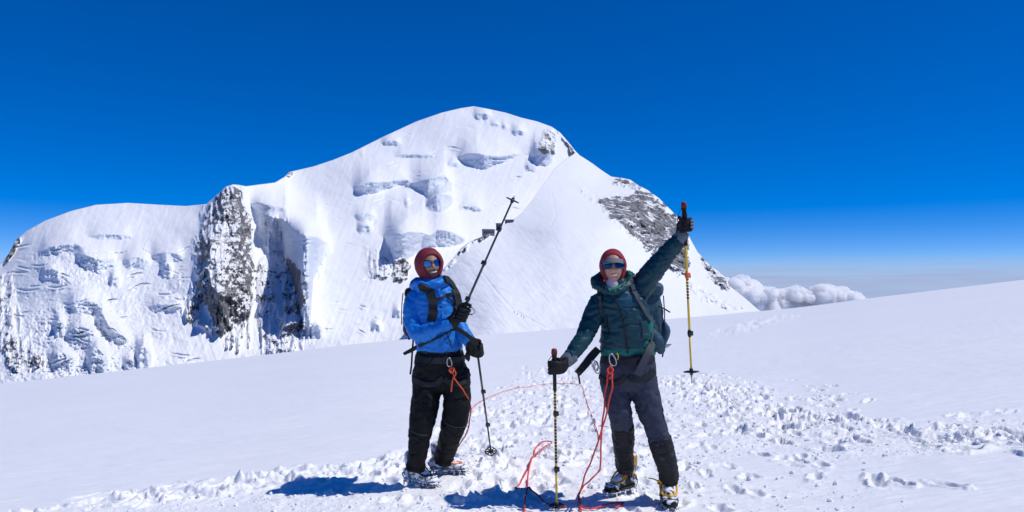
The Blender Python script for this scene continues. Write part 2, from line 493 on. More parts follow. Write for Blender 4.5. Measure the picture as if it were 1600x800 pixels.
# loose clods thrown out of the track
def build_clods():
    ico = bmesh.new(); bmesh.ops.create_icosphere(ico, subdivisions=1, radius=1.0)
    bv = np.array([v.co[:] for v in ico.verts]); bf = np.array([[v.index for v in f.verts] for f in ico.faces]); ico.free()
    N = 20000
    px = rng.uniform(40, 1640, N); py = 520+ (rng.random(N)**0.8)*320
    tm = trod_mask(px, py)
    keep = rng.random(N) < tm*0.4
    px = px[keep]; py = py[keep]
    u = px; yh = smooth_interp(YH, u); C = smooth_interp(CC, u)
    ok = py > yh+12; px = px[ok]; py = py[ok]; yh = yh[ok]; C = C[ok]
    Y = 1/((py-yh)/C+1/YCR); x = (px-800)/F*Y
    z = ground_z(x, Y)
    h, _ = ground_detail(x, Y, px, py)
    n = len(x)
    s = 0.0045+0.017*rng.random(n)**4
    s *= np.clip(Y/6., 0.7, 1.6)
    vs_ = []; fs_ = []
    for i in range(n):
        v = bv*(1+0.22*rng.normal(size=(len(bv), 1)))*np.array([rng.uniform(.8, 1.5), rng.uniform(.8, 1.5), rng.uniform(.6, 1.1)])*s[i]
        vs_.append(v+np.array([x[i], Y[i], z[i]+h[i]+s[i]*0.25])); fs_.append(bf+i*len(bv))
    me = bpy.data.meshes.new('snow_clods')
    me.from_pydata(np.concatenate(vs_).tolist(), [], np.concatenate(fs_).tolist())
    o = link_mesh('snow_clods', me, MAT_SNOW, smooth=False)
    tag(o, 'loose crumbs of snow scattered over the trodden track', 'snow', kind='stuff')
build_clods()

# ================================================================== mountain
def cliff_delta(PX, PY, slope, upper, lower, k=0.0, L=45, soft=4):
    """closer-in step: ice wall between the two lines, terrace above it"""
    x0 = max(upper[0][0], lower[0][0]) if False else min(upper[0][0], lower[0][0]); x1 = max(upper[-1][0], lower[-1][0])
    jit = 1.5*fbm2(PX/9., PY/9.+upper[0][1], 3, 21)
    # smooth outline (for the terrace) and broken outline (for the wall itself)
    xs = np.arange(x0-60, x1+61, 1.0)
    hs_ = np.maximum(interp(lower, xs)-interp(upper, xs), 0.5)*(xs > x0)*(xs < x1)
    w = max(5.0, min(14.0, 0.16*(x1-x0))); kx = np.arange(-40, 41); ker = np.exp(-(kx/w)**2); ker /= ker.sum()
    hsm = np.interp(PX, xs, np.convolve(hs_, ker, 'same'))
    hwide = float(hs_.sum()/max(1.0, x1-x0))
    us = interp(upper, xs); us = np.convolve(np.pad(us, 40, 'edge'), ker, 'valid')
    vts = np.interp(PX, xs, us)
    vt = interp(upper, PX)+jit; vb = interp(lower, PX)+1.2*jit
    hgt = np.maximum(vb-vt, 0.5)
    f = np.clip((vb-PY)/hgt, 0, 1)
    dec = np.clip((np.minimum(vt, vts)-PY)/(L*1.7), 0, 1)
    f = f*(1-dec)**2*(1+2*dec)
    up = np.maximum(np.minimum(vt, vts)-PY, 0); spr = 1.5*up
    ta = (PX-x0+spr)/(soft*2.0+2*spr); tb = (x1-PX+spr)/(soft*2.0+2*spr)
    endw = sstep(0, 1, ta)*sstep(0, 1, tb)
    L_ = L
    upw = np.clip((np.minimum(vt, vts)-PY)/(L*0.8), 0, 1)
    A = slope*(hsm*(1-upw)+np.minimum(hwide, np.maximum(hsm, 0.35*hwide))*upw)*(1-k)*1.0
    ice = ((PY > vt-0.5) & (PY < vb+0.5))*sstep(0.1, 0.5, endw)
    return -A*f*endw, ice*1.0

def rect_cliff(x0, x1, y0, y1, **kw):
    """lens shaped ice wall in a box"""
    xm = 0.5*(x0+x1)
    return dict(upper=[(x0, 0.6*y0+0.4*y1), (x0+0.2*(x1-x0), y0+0.15*(y1-y0)), (xm, y0), (x0+0.8*(x1-x0), y0+0.25*(y1-y0)), (x1, 0.4*y0+0.6*y1)],
                lower=[(x0, 0.5*(y0+y1)), (x0+0.25*(x1-x0), y1), (xm, y1-0.1*(y1-y0)), (x0+0.75*(x1-x0), y1), (x1, 0.3*y0+0.7*y1)], **kw)

def build_mountain():
    sky_ = [(-500, 640), (-300, 560), (-150, 490), (-60, 440), (0, 413), (14, 396), (24, 376), (40, 362), (70, 345), (110, 330), (150, 320), (200, 317), (250, 320), (290, 322), (322, 319), (343, 301), (352, 292), (364, 288),
            (374, 289), (384, 291), (430, 285), (445, 276), (451, 269), (490, 260), (520, 250), (550, 238), (600, 213), (650, 190), (690, 176), (720, 169), (740, 166),
            (762, 170), (790, 176), (815, 184), (840, 190), (862, 198), (875, 207), (888, 222), (900, 237), (915, 252), (940, 285), (1000, 360)]
    bot = [(-500, 700), (0, 640), (400, 590), (600, 565), (720, 560), (760, 470), (860, 370), (1000, 420)]
    u = np.concatenate([np.linspace(-500, -40, 50, endpoint=False), np.arange(-40, 1000.1, 1.15)])
    nr = 330
    t = np.linspace(0, 1, nr)[:, None]
    vt = interp(sky_, u); vb = interp(bot, u)
    PX = np.ones((nr, 1))*u[None]
    PY = vb[None]*(1-t)+vt[None]*t
    ctl = [(740, 166, 2050), (690, 176, 2000), (600, 213, 1900), (862, 198, 1950), (450, 270, 1700), (362, 289, 1330), (320, 320, 1400), (200, 317, 1450), (70, 345, 1400), (0, 413, 1300), (-300, 560, 1200), (-500, 640, 1100),
           (-500, 700, 700), (0, 600, 720), (0, 640, 640), (200, 580, 740), (200, 620, 640), (400, 560, 800), (400, 590, 700), (600, 535, 820), (600, 565, 740), (690, 450, 1000), (700, 480, 930), (700, 560, 760),
           (100, 370, 1280), (200, 360, 1300), (100, 430, 1080), (200, 440, 1080), (280, 400, 1150), (335, 400, 1060), (335, 470, 960), (240, 500, 930), (120, 500, 930), (400, 330, 1330), (440, 400, 1240), (500, 330, 1450), (560, 300, 1530), (520, 420, 1100), (600, 460, 960), (480, 500, 900),
           (640, 330, 1450), (700, 300, 1560), (760, 300, 1600), (800, 230, 1820), (740, 215, 1850), (650, 240, 1790), (560, 265, 1680), (860, 250, 1800), (770, 340, 1450), (700, 400, 1180), (620, 400, 1120), (900, 300, 1750), (1000, 420, 1700)]
    f = tps([(c[0], c[1]) for c in ctl], [c[2] for c in ctl])
    D = f(PX, PY)
    sl = -np.gradient(D, axis=0)/np.minimum(np.gradient(PY, axis=0), -1e-3)*-1
    sl = np.clip(np.abs(np.gradient(D, axis=0)/np.gradient(PY, axis=0)), 1.2, 5)
    D += 10*fbm2(PX/90., PY/60., 4, 3)
    cl = [
        rect_cliff(738, 771, 177, 187, k=0.1, L=16), rect_cliff(797, 824, 203, 212, L=14), rect_cliff(594, 630, 220, 228, L=16), rect_cliff(561, 570, 240, 247, L=10),
        rect_cliff(615, 680, 241, 247, L=14), rect_cliff(696, 721, 253, 262, L=12), rect_cliff(818, 841, 258, 268, L=10), rect_cliff(756, 764, 184, 196, L=12), rect_cliff(764, 784, 193, 198, L=10), rect_cliff(782, 796, 196, 204, L=10),
        dict(upper=[(712, 246), (727, 241), (745, 239), (760, 243), (788, 244), (812, 239)], lower=[(712, 249), (730, 256), (745, 263), (760, 265), (780, 256), (812, 243)], k=-0.1, L=30),
        dict(upper=[(826, 246), (836, 233), (850, 231), (866, 244)], lower=[(826, 249), (840, 258), (852, 260), (866, 252)], k=-0.1, L=20),
        dict(upper=[(551, 295), (577, 285), (604, 284), (626, 280), (645, 283)], lower=[(551, 298), (566, 305), (585, 303), (600, 297), (634, 288), (645, 285)], k=-0.2, L=34),
        dict(upper=[(628, 290), (664, 282), (684, 276), (694, 273), (709, 293)], lower=[(628, 293), (645, 293), (660, 300), (669, 311), (682, 302), (700, 299), (709, 297)], k=-0.2, L=30),
        dict(upper=[(664, 322), (672, 312), (686, 303), (700, 304), (711, 312)], lower=[(664, 326), (675, 330), (690, 333), (700, 324), (711, 315)], k=-0.1, L=12),
        rect_cliff(630, 642, 314, 325, L=10), dict(upper=[(714, 324), (730, 321), (745, 323), (757, 329)], lower=[(714, 328), (730, 328), (745, 331), (757, 332)], k=0, L=30),
        dict(upper=[(600, 374), (615, 367), (637, 362), (660, 364), (671, 368), (682, 359), (701, 361), (715, 367), (730, 376)],
             lower=[(600, 377), (609, 388), (616, 414), (630, 410), (645, 400), (660, 390), (671, 386), (705, 386), (724, 380), (730, 378)], k=-0.15, L=55),
        # the long shaded ice wall right of the buttress
        dict(upper=[(388, 318), (403, 316), (425, 322), (450, 327)], lower=[(388, 322), (403, 333), (425, 330), (450, 330)], k=0.0, L=22),
        dict(upper=[(396, 334), (420, 337), (446, 345), (459, 364), (475, 368), (493, 371), (510, 379), (524, 391)],
             lower=[(396, 372), (420, 400), (440, 396), (455, 430), (466, 470), (474, 525), (484, 530), (490, 440), (500, 415), (512, 400), (524, 395)], k=0.05, L=45, soft=14),
        dict(upper=[(434, 524), (446, 508), (460, 503), (472, 510)], lower=[(434, 528), (446, 526), (460, 520), (472, 514)], k=0, L=14),
        rect_cliff(480, 508, 506, 530, L=12), rect_cliff(578, 599, 506, 519, L=12), rect_cliff(612, 631, 484, 497, L=12),
        dict(upper=[(300, 503), (318, 510), (335, 516), (352, 510)], lower=[(300, 506), (318, 518), (335, 522), (352, 514)], k=0.0, L=25),
        # left ice falls
        rect_cliff(136, 210, 366, 374, L=20), dict(upper=[(57, 398), (72, 388), (90, 384), (115, 381), (132, 386)], lower=[(57, 402), (72, 400), (90, 396), (115, 392), (132, 391)], k=0, L=25),
        dict(upper=[(116, 400), (130, 397), (152, 406), (182, 404)], lower=[(116, 406), (135, 422), (152, 426), (182, 412)], k=-0.1, L=22),
        rect_cliff(189, 238, 402, 421, L=20, k=0.1), rect_cliff(234, 290, 394, 410, L=22, k=0.05), rect_cliff(249, 272, 410, 436, L=14, k=0.15),
        rect_cliff(102, 160, 468, 490, L=22), dict(upper=[(147, 496), (160, 490), (172, 513), (190, 524), (204, 534)], lower=[(147, 505), (160, 515), (172, 530), (190, 538), (204, 538)], k=-0.2, L=25),
        rect_cliff(100, 154, 508, 548, L=25, k=0.2), rect_cliff(133, 172, 545, 586, L=20, k=0.1), rect_cliff(209, 240, 541, 580, L=20, k=0.0), rect_cliff(229, 290, 475, 488, L=18), rect_cliff(82, 104, 500, 530, L=18), rect_cliff(75, 120, 550, 580, L=18, k=0.1),
        rect_cliff(168, 190, 430, 450, L=15), rect_cliff(190, 215, 560, 580, L=15), rect_cliff(60, 100, 420, 440, L=15, k=0.2),
        rect_cliff(551, 590, 333, 345, L=12, k=0.3), rect_cliff(556, 585, 350, 366, L=12, k=0.3), rect_cliff(330, 365, 455, 470, L=10),
    ]
    ice = np.zeros_like(D)
    rough = np.zeros_like(D)
    for c in cl:
        d, i = cliff_delta(PX, PY, sl, **c)
        if c['upper'][0][0] < 295: d = d*0.85
        D += d; ice = np.maximum(ice, i)
    D += -ice*(1.6*fbm2(PX/6., PY/18., 3, 47, 0.55, ridged=True)+1.2*fbm2(PX/12., PY/5., 2, 48))
    # thin crevasse lines: a sharp slot with a lifted lower lip
    rc = np.random.default_rng(5)
    def slot(x, y, ln, tilt, dep):
        nonlocal D
        w = (np.abs(PX-x) < ln*0.6) & (np.abs(PY-y) < ln*0.5+8)
        if not w.any(): return
        dx = PX[w]-x; t_ = dx/(ln*0.5)
        yy = PY[w]-(y+tilt*dx+2.2*np.sin(dx*0.11+x)+1.2*fbm2(PX[w]/6., PX[w]*0+y, 2, 49))
        e = np.clip(1-t_*t_, 0, 1)
        D[w] += e*dep*(np.exp(-(yy/1.1)**2)*1.0-np.exp(-((yy-2.6)/1.8)**2)*0.55)
    for k in range(26): slot(rc.uniform(480, 830), rc.uniform(200, 340), rc.uniform(14, 46), rc.uniform(-.15, .2), rc.uniform(3, 9))
    for k in range(60): slot(rc.uniform(20, 300), rc.uniform(375, 585), rc.uniform(12, 42), rc.uniform(-.3, .35), rc.uniform(4, 12))
    for k in range(14): slot(rc.uniform(480, 640), rc.uniform(340, 520), rc.uniform(12, 32), rc.uniform(-.1, .4), rc.uniform(3, 7))
    # rough, broken ice
    for poly, k in [([(40, 400), (90, 378), (150, 390), (190, 410), (180, 440), (120, 450), (60, 440)], 0.8), ([(60, 480), (160, 465), (215, 540), (240, 590), (60, 600), (40, 540)], 0.8),
                    ([(566, 385), (600, 378), (622, 400), (618, 440), (575, 440)], 1.0), ([(400, 320), (450, 328), (480, 372), (526, 388), (500, 430), (486, 540), (440, 560), (400, 480), (420, 420)], 0.35),
                    ([(230, 400), (290, 392), (300, 470), (250, 440)], 0.5), ([(410, 530), (465, 522), (460, 560), (400, 565)], 0.8), ([(550, 335), (590, 332), (590, 368), (556, 366)], 0.6),
                    ([(735, 240), (810, 240), (790, 262), (740, 264)], 0.4), ([(0, 420), (40, 430), (70, 540), (60, 600), (-20, 600)], 0.5)]:
        rough = np.maximum(rough, k*sstep(-6, 10, poly_mask(PX, PY, poly)+8*fbm2(PX/18., PY/18., 3, 41)))
    D += -rough*(11*np.maximum(fbm2(PX/15., PY/12., 4, 61, 0.55), -0.2)+7*fbm2(PX/7., PY/6., 3, 62, 0.6, ridged=True))
    left = sstep(380, 470, PY)*(1-sstep(250, 330, PX))*sstep(-40, 20, PX)
    D += -left*(8*fbm2(PX/30., PY/22., 4, 64, 0.55)+3*fbm2(PX/11., PY/9., 3, 65, 0.6, ridged=True))
    wall = sstep(-4, 10, poly_mask(PX, PY, [(396, 325), (450, 335), (480, 366), (524, 386), (505, 420), (490, 540), (460, 530), (455, 430), (420, 400)]))
    D += -wall*(9*fbm2(PX/6., PY/34., 3, 66, 0.55, ridged=True)+12*fbm2(PX/16., PY/20., 3, 67))
    # ribs and runnels falling down the left slopes
    rib = sstep(440, 520, PY)*(1-sstep(420, 640, PX))*(1-0.0*PX)
    D += -rib*3.0*fbm2((PX-0.35*PY)/9., PY/90., 3, 71, 0.55)
    # rock
    rock = np.zeros_like(D)
    wob = 8*fbm2(PX/14., PY/14., 4, 81, 0.6)+13*fbm2(PX/26., PY/34., 3, 83)+(7+20*sstep(455, 500, PY))*fbm2(PX/7., PY/50., 3, 84)
    for poly, k, soft in [
        ([(364, 285), (381, 292), (390, 320), (398, 350), (396, 400), (402, 440), (400, 480), (386, 500), (365, 520), (342, 522), (322, 505), (316, 480), (300, 450), (303, 420), (300, 385), (308, 350), (325, 318), (343, 297)], 0.66, 10),
        ([(300, 440), (318, 470), (312, 505), (296, 500), (290, 465)], 0.5, 7), ([(340, 505), (380, 495), (396, 520), (372, 545), (350, 540)], 0.42, 8), ([(396, 455), (440, 470), (480, 500), (470, 540), (430, 550), (400, 520)], 0.36, 10),
        ([(405, 400), (428, 392), (436, 420), (430, 470), (410, 482), (398, 460)], 0.52, 6), ([(430, 405), (446, 394), (462, 412), (474, 440), (476, 480), (462, 500), (444, 490), (436, 450)], 0.55, 6),
        ([(6, 410), (12, 385), (28, 362), (36, 372), (24, 392), (14, 410)], 0.85, 3), ([(-20, 420), (18, 430), (26, 470), (40, 540), (10, 560), (-20, 540)], 0.5, 12), ([(2, 560), (30, 542), (74, 545), (60, 572), (10, 576)], 0.55, 6),
        ([(848, 204), (860, 198), (872, 215), (868, 240), (852, 242), (840, 225)], 0.6, 5), ([(872, 205), (890, 222), (902, 240), (893, 240), (878, 222)], 0.7, 3),
        ([(615, 404), (630, 402), (642, 415), (640, 440), (614, 440)], 0.75, 4), ([(420, 540), (440, 530), (462, 526), (458, 556), (420, 560)], 0.5, 6),
        ([(330, 515), (350, 505), (365, 515), (360, 530), (335, 530)], 0.5, 5), ([(445, 276), (452, 268), (458, 270), (452, 276)], 0.5, 2), ([(575, 390), (600, 384), (618, 405), (610, 438), (580, 436)], 0.42, 8)]:
        rock = np.maximum(rock, k*sstep(-soft*0.3, soft, poly_mask(PX, PY, poly)+wob*min(1, soft/7.)))
    but = sstep(-8, 30, poly_mask(PX, PY, [(364, 285), (392, 320), (400, 480), (342, 522), (300, 450), (300, 385), (325, 318)]))
    D += -but*45*np.sin(np.clip((PX-296)/110., 0, 1)*math.pi)**0.7
    rid = fbm2(PX/17., PY/42., 5, 91, 0.6, ridged=True)
    blk = fbm2(PX/9., PY/11., 4, 92, 0.6)
    D += -np.minimum(rock*1.3, 1)*(34*rid+22*fbm2(PX/30., PY/55., 3, 93, 0.5)+10*blk)*sstep(0, 4, PY-vt[None]+2)
    # pointed towers at the buttress foot
    for cx, cy, w, hh, a in [(350, 330, 14, 60, 26), (330, 380, 12, 60, 22), (372, 360, 13, 80, 30), (385, 430, 10, 60, 26), (415, 430, 11, 45, 26), (446, 430, 10, 45, 30), (462, 465, 9, 40, 28), (340, 460, 14, 55, 26), (428, 440, 8, 40, 30)]:
        D += -a*np.exp(-(((PX-cx)/w)**2+((PY-cy)/hh)**2)*1.2)
    D += (1-np.minimum(rough+rock, 1))*(2.0*fbm2(PX/14., PY/9., 3, 95)+1.6*fbm2((PX+0.4*PY)/6., PY/45., 3, 96))
    X = (PX-800)/F*D; Z = ZC+(HZ-PY)/F*D
    V = np.stack([X, D, Z], -1)
    # far side
    sk = []
    for dy, dz in [(12, -1), (40, -8), (110, -45), (260, -150), (520, -360), (1000, -760)]:
        s = V[-1].copy(); s[:, 1] += dy; s[:, 2] += dz; sk.append(s)
    V = np.concatenate([V, np.stack(sk)], 0)
    z6 = np.zeros((6, V.shape[1]))
    me = grid_mesh('mountain', V, {'rock': np.concatenate([rock, z6]), 'ice': np.concatenate([np.clip(ice*0.9+rough*0.25, 0, 1), z6])})
    o = link_mesh('mountain', me, MAT_MTN)
    tag(o, 'snow dome mountain with ice cliffs and a dark rock buttress', kind='structure')
build_mountain()

def build_ridge():
    top = [(640, 590), (645, 560), (652, 515), (660, 482), (672, 452), (690, 424), (708, 403), (722, 386), (735, 377), (750, 371), (765, 364), (785, 352), (800, 345), (815, 333), (832, 312), (850, 287), (868, 262), (885, 248), (899, 239),
           (908, 244), (925, 255), (940, 266), (955, 276), (972, 278), (985, 281), (1000, 291), (1012, 297), (1030, 310), (1050, 330), (1066, 346), (1080, 376), (1090, 394), (1108, 413), (1122, 424), (1133, 433), (1140, 447), (1162, 464), (1185, 484), (1240, 510), (1300, 550)]
    bot = [(520, 600), (600, 565), (800, 545), (1000, 528), (1200, 522), (1240, 520), (1300, 555)]
    u = np.arange(641, 1300, 1.2); nr = 230
    t = np.linspace(0, 1, nr)[:, None]
    vt = interp(top, u); vb = np.maximum(interp(bot, u), vt+2)
    PX = np.ones((nr, 1))*u[None]; PY = vb[None]*(1-t)+vt[None]*t
    ctl = [(899, 239, 1720), (868, 262, 1560), (850, 287, 1400), (832, 312, 1250), (800, 345, 1080), (765, 364, 980), (735, 377, 900), (708, 403, 840), (690, 424, 800), (672, 452, 765), (655, 500, 700), (640, 560, 640), (560, 540, 690),
           (925, 255, 1680), (955, 276, 1600), (1000, 291, 1500), (1050, 330, 1380), (1080, 376, 1220), (1108, 413, 1080), (1140, 447, 960), (1185, 484, 820), (1240, 510, 760), (1300, 550, 650),
           (600, 565, 520), (700, 555, 500), (850, 540, 500), (1000, 528, 520), (1150, 522, 600), (850, 400, 800), (800, 440, 690), (900, 460, 650), (950, 350, 1040), (900, 350, 1000), (870, 345, 1010), (1000, 420, 830), (1050, 460, 760), (890, 300, 1330), (930, 320, 1230), (760, 480, 600), (1000, 340, 1200), (1100, 470, 800)]
    f = tps([(c[0], c[1]) for c in ctl], [c[2] for c in ctl])
    D = f(PX, PY)
    D += 8*fbm2(PX/80., PY/50., 4, 13)+2.2*fbm2((PX+0.6*PY)/26., (PY-0.3*PX)/9., 4, 14)+1.0*fbm2((PX-0.8*PY)/5., (PX+PY)/60., 3, 15)
    # shoulder where the huts stand
    D += -26*np.exp(-((PY-352-(PX-850)*0.02)/16.)**2)*sstep(770, 830, PX)*(1-sstep(960, 1010, PX))
    rock = np.zeros_like(D)
    wob = 11*fbm2(PX/16., PY/16., 4, 101, 0.62)+8*fbm2((PX-PY)/30., (PX+PY)/12., 3, 103)
    for poly, k, soft in [
        ([(926, 312), (950, 306), (985, 300), (960, 288), (952, 276), (975, 274), (992, 282), (1012, 294), (1032, 308), (1056, 332), (1074, 352), (1084, 385), (1078, 405), (1082, 432), (1062, 432), (1030, 404), (1000, 385), (972, 360), (944, 335)], 0.86, 9),
        ([(1096, 400), (1110, 412), (1135, 432), (1146, 450), (1134, 452), (1115, 440), (1100, 425)], 0.75, 5), ([(895, 288), (905, 288), (930, 312), (925, 318)], 0.55, 5),
        ([(1070, 430), (1095, 445), (1130, 470), (1165, 482), (1150, 486), (1110, 474), (1080, 455)], 0.42, 6),
        ([(738, 372), (752, 366), (766, 362), (766, 372), (750, 376), (738, 380)], 0.75, 3), ([(712, 392), (722, 385), (735, 378), (730, 388), (716, 402)], 0.66, 3), ([(690, 415), (706, 400), (710, 408), (696, 425)], 0.5, 4)]:
        rock = np.maximum(rock, k*sstep(-soft*0.3, soft, poly_mask(PX, PY, poly)+wob*min(1, soft/7.)))
    rid = fbm2(PX/16., PY/22., 5, 111, 0.6, ridged=True); blk = fbm2(PX/8., PY/9., 4, 112, 0.6)
    D += -np.minimum(rock*1.3, 1)*(30*rid+26*fbm2((PX-0.5*PY)/30., PY/40., 3, 113, 0.5)+12*blk)*sstep(0, 4, PY-vt[None]+2)
    # boot track up the slope
    for path in [[(752, 425), (775, 455), (800, 482), (830, 500), (862, 516)], [(862, 300), (868, 335), (862, 350)]]:
        for i in range(len(path)-1):
            (x0, y0), (x1, y1) = path[i], path[i+1]
            L2 = (x1-x0)**2+(y1-y0)**2; tt = np.clip(((PX-x0)*(x1-x0)+(PY-y0)*(y1-y0))/L2, 0, 1)
            dd = np.hypot(PX-x0-tt*(x1-x0), PY-y0-tt*(y1-y0))
            D += 1.6*np.exp(-(dd/1.3)**2)
    X = (PX-800)/F*D; Z = ZC+(HZ-PY)/F*D
    V = np.stack([X, D, Z], -1)
    sk = []
    for dy, dz in [(5, -1.5), (14, -6), (30, -18), (60, -45), (120, -110)]:
        s = V[-1].copy(); s[:, 1] += dy; s[:, 2] += dz; sk.append(s)
    V = np.concatenate([V, np.stack(sk)], 0)
    z5 = np.zeros((5, V.shape[1]))
    me = grid_mesh('mountain_ridge', V, {'rock': np.concatenate([rock, z5]), 'ice': np.zeros(V.shape[:2])})
    o = link_mesh('mountain_ridge', me, MAT_MTN)
    tag(o, 'smooth white snow ridge with a rocky right flank', kind='structure')
    return f
RIDGE_D = build_ridge()
def ridge_pt(px, py):
    D = float(RIDGE_D(np.array([float(px)]), np.array([float(py)]))[0])
    return pt(px, py, D)

def surf_z(x, y):
    """height of the finished snow surface, with trodden detail"""
    x = np.atleast_1d(np.asarray(x, float)); y = np.atleast_1d(np.asarray(y, float))
    z = ground_z(x, y); px = 800+F*x/y; py = HZ+F*(ZC-z)/y
    h, _ = ground_detail(x, y, px, py)
    return z+h
# ================================================================== modelling tools
from mathutils.bvhtree import BVHTree

def catmull(P, n):
    """resample list of tuples/np rows with catmull-rom, n steps per span"""
    P = np.array(P, float); out = []
    Q = np.vstack([2*P[0]-P[1], P, 2*P[-1]-P[-2]])
    for i in range(1, len(Q)-2):
        p0, p1, p2, p3 = Q[i-1], Q[i], Q[i+1], Q[i+2]
        for k in range(n):
            t = k/n
            out.append(0.5*((2*p1)+(-p0+p2)*t+(2*p0-5*p1+4*p2-p3)*t*t+(-p0+3*p1-3*p2+p3)*t**3))
    out.append(P[-1]); return np.array(out)

class Geo:
    def __init__(self): self.v = []; self.f = []; self.n = 0
    def add(self, v, f):
        v = np.array(v, float)
        self.v.append(v); self.f += [[i+self.n for i in q] for q in f]; self.n += len(v)
        return self
    def tube(self, pts, rad, seg=18, sub=4, side=(1, 0, 0), expo=2.0, cap=0.6, closed=False):
        """pts: Vectors; rad: scalars or (rx, ry); rx lies along 'side'"""
        R = [(r, r) if np.isscalar(r) else tuple(r) for r in rad]
        rows = np.array([list(p)+list(r) for p, r in zip(pts, R)])
        if closed: rows = np.vstack([rows, rows[:1]])
        S = catmull(rows, sub) if sub > 1 else rows
        P = S[:, :3]; RR = np.maximum(S[:, 3:5], 1e-4)
        T = np.gradient(P, axis=0)
        if closed:
            T[0] = T[-1] = P[1]-P[-2]
        T /= np.linalg.norm(T, axis=1)[:, None]+1e-12
        side = np.array(side, float)
        rings = []; frames = []
        for p, t, r in zip(P, T, RR):
            a = side-t*side.dot(t)
            if np.linalg.norm(a) < 0.15:
                alt = np.array((0, 0, 1.0)) if not frames else frames[-1][0]
                a = alt-t*alt.dot(t)
            a /= np.linalg.norm(a); b = np.cross(t, a); frames.append((a, b)); rings.append((p, r, a, b))
        if not closed and cap:
            r0 = rings[0]; r1 = rings[-1]; t0 = -T[0]; t1 = T[-1]
            pre = [(r0[0]+t0*cap*min(r0[1])*math.sin(q), r0[1]*math.cos(q), r0[2], r0[3]) for q in (1.35, 0.95, 0.5)]
            post = [(r1[0]+t1*cap*min(r1[1])*math.sin(q), r1[1]*math.cos(q), r1[2], r1[3]) for q in (0.5, 0.95, 1.35)]
            rings = pre+rings+post
        V = []; Fc = []
        an = np.linspace(0, 2*math.pi, seg, endpoint=False)
        c, s = np.cos(an), np.sin(an)
        ce = np.sign(c)*np.abs(c)**(2/expo); se = np.sign(s)*np.abs(s)**(2/expo)
        for p, r, a, b in rings:
            V.append(p[None]+ce[:, None]*r[0]*a[None]+se[:, None]*r[1]*b[None])
        V = np.concatenate(V); m = len(rings)
        for i in range(m-1):
            for k in range(seg):
                k2 = (k+1) % seg
                Fc.append([i*seg+k, i*seg+k2, (i+1)*seg+k2, (i+1)*seg+k])
        if not closed:
            Fc.append(list(range(seg))[::-1]); Fc.append([(m-1)*seg+k for k in range(seg)])
        return self.add(V, Fc)
    def ball(self, c, r, nu=20, nv=14):
        r = (r, r, r) if np.isscalar(r) else r
        V = []; Fc = []
        for i in range(nv+1):
            ph = math.pi*i/nv
            for k in range(nu):
                th = 2*math.pi*k/nu
                V.append((c[0]+r[0]*math.sin(ph)*math.cos(th), c[1]+r[1]*math.sin(ph)*math.sin(th), c[2]+r[2]*math.cos(ph)))
        for i in range(nv):
            for k in range(nu):
                k2 = (k+1) % nu
                Fc.append([i*nu+k, (i+1)*nu+k, (i+1)*nu+k2, i*nu+k2])
        return self.add(V, Fc)
    def box(self, c, size, mat=None, bevel=0.0):
        bm = bmesh.new(); bmesh.ops.create_cube(bm, size=1.0)
        bmesh.ops.scale(bm, vec=size, verts=bm.verts)
        if bevel: bmesh.ops.bevel(bm, geom=list(bm.edges), offset=bevel, segments=2, affect='EDGES', profile=0.6)
        M = Matrix.Translation(c) @ (mat.to_4x4() if mat is not None else Matrix())
        bmesh.ops.transform(bm, matrix=M, verts=bm.verts)
        bm.verts.ensure_lookup_table(); bm.verts.index_update()
        self.add([v.co[:] for v in bm.verts], [[v.index for v in f.verts] for f in bm.faces]); bm.free()
        return self
    def xform(self, M):
        A = np.array(M)
        self.v = [x @ A[:3, :3].T + A[:3, 3] for x in self.v]
        return self
    def verts(self): return np.concatenate(self.v)
    def mesh(self, name):
        me = bpy.data.meshes.new(name)
        me.from_pydata(self.verts().tolist(), [], self.f); me.update()
        return me
    def build(self, name, mat, parent=None, smooth=True, remesh=0.0, iters=4, disp=None, attrs=None):
        me = self.mesh(name)
        if remesh:
            me = do_remesh(me, remesh, iters)
        else:
            bm = bmesh.new(); bm.from_mesh(me); bmesh.ops.recalc_face_normals(bm, faces=bm.faces); bm.to_mesh(me); bm.free()
        co, no = co_no(me)
        if disp is not None:
            co = co+no*disp(co, no)[:, None]
            me.vertices.foreach_set('co', co.reshape(-1).astype(np.float32)); me.update()
        if attrs:
            for k, fn in attrs.items():
                at = me.attributes.new(k, 'FLOAT', 'POINT')
                at.data.foreach_set('value', np.asarray(fn(co, no), dtype=np.float32))
        me.name = name
        return link_mesh(name, me, mat, parent, smooth)

def co_no(me):
    n = len(me.vertices)
    a = np.empty(n*3, np.float32); me.vertices.foreach_get('co', a)
    b = np.empty(n*3, np.float32); me.vertices.foreach_get('normal', b)
    return a.reshape(-1, 3).astype(float), b.reshape(-1, 3).astype(float)

def do_remesh(me, voxel, iters):
    o = bpy.data.objects.new('tmp', me); COL.objects.link(o)
    m = o.modifiers.new('r', 'REMESH'); m.mode = 'VOXEL'; m.voxel_size = voxel
    if iters:
        s = o.modifiers.new('s', 'SMOOTH'); s.factor = 0.5; s.iterations = iters
    dg = bpy.context.evaluated_depsgraph_get(); dg.update()
    out = bpy.data.meshes.new_from_object(o.evaluated_get(dg))
    bpy.data.objects.remove(o); bpy.data.meshes.remove(me)
    return out

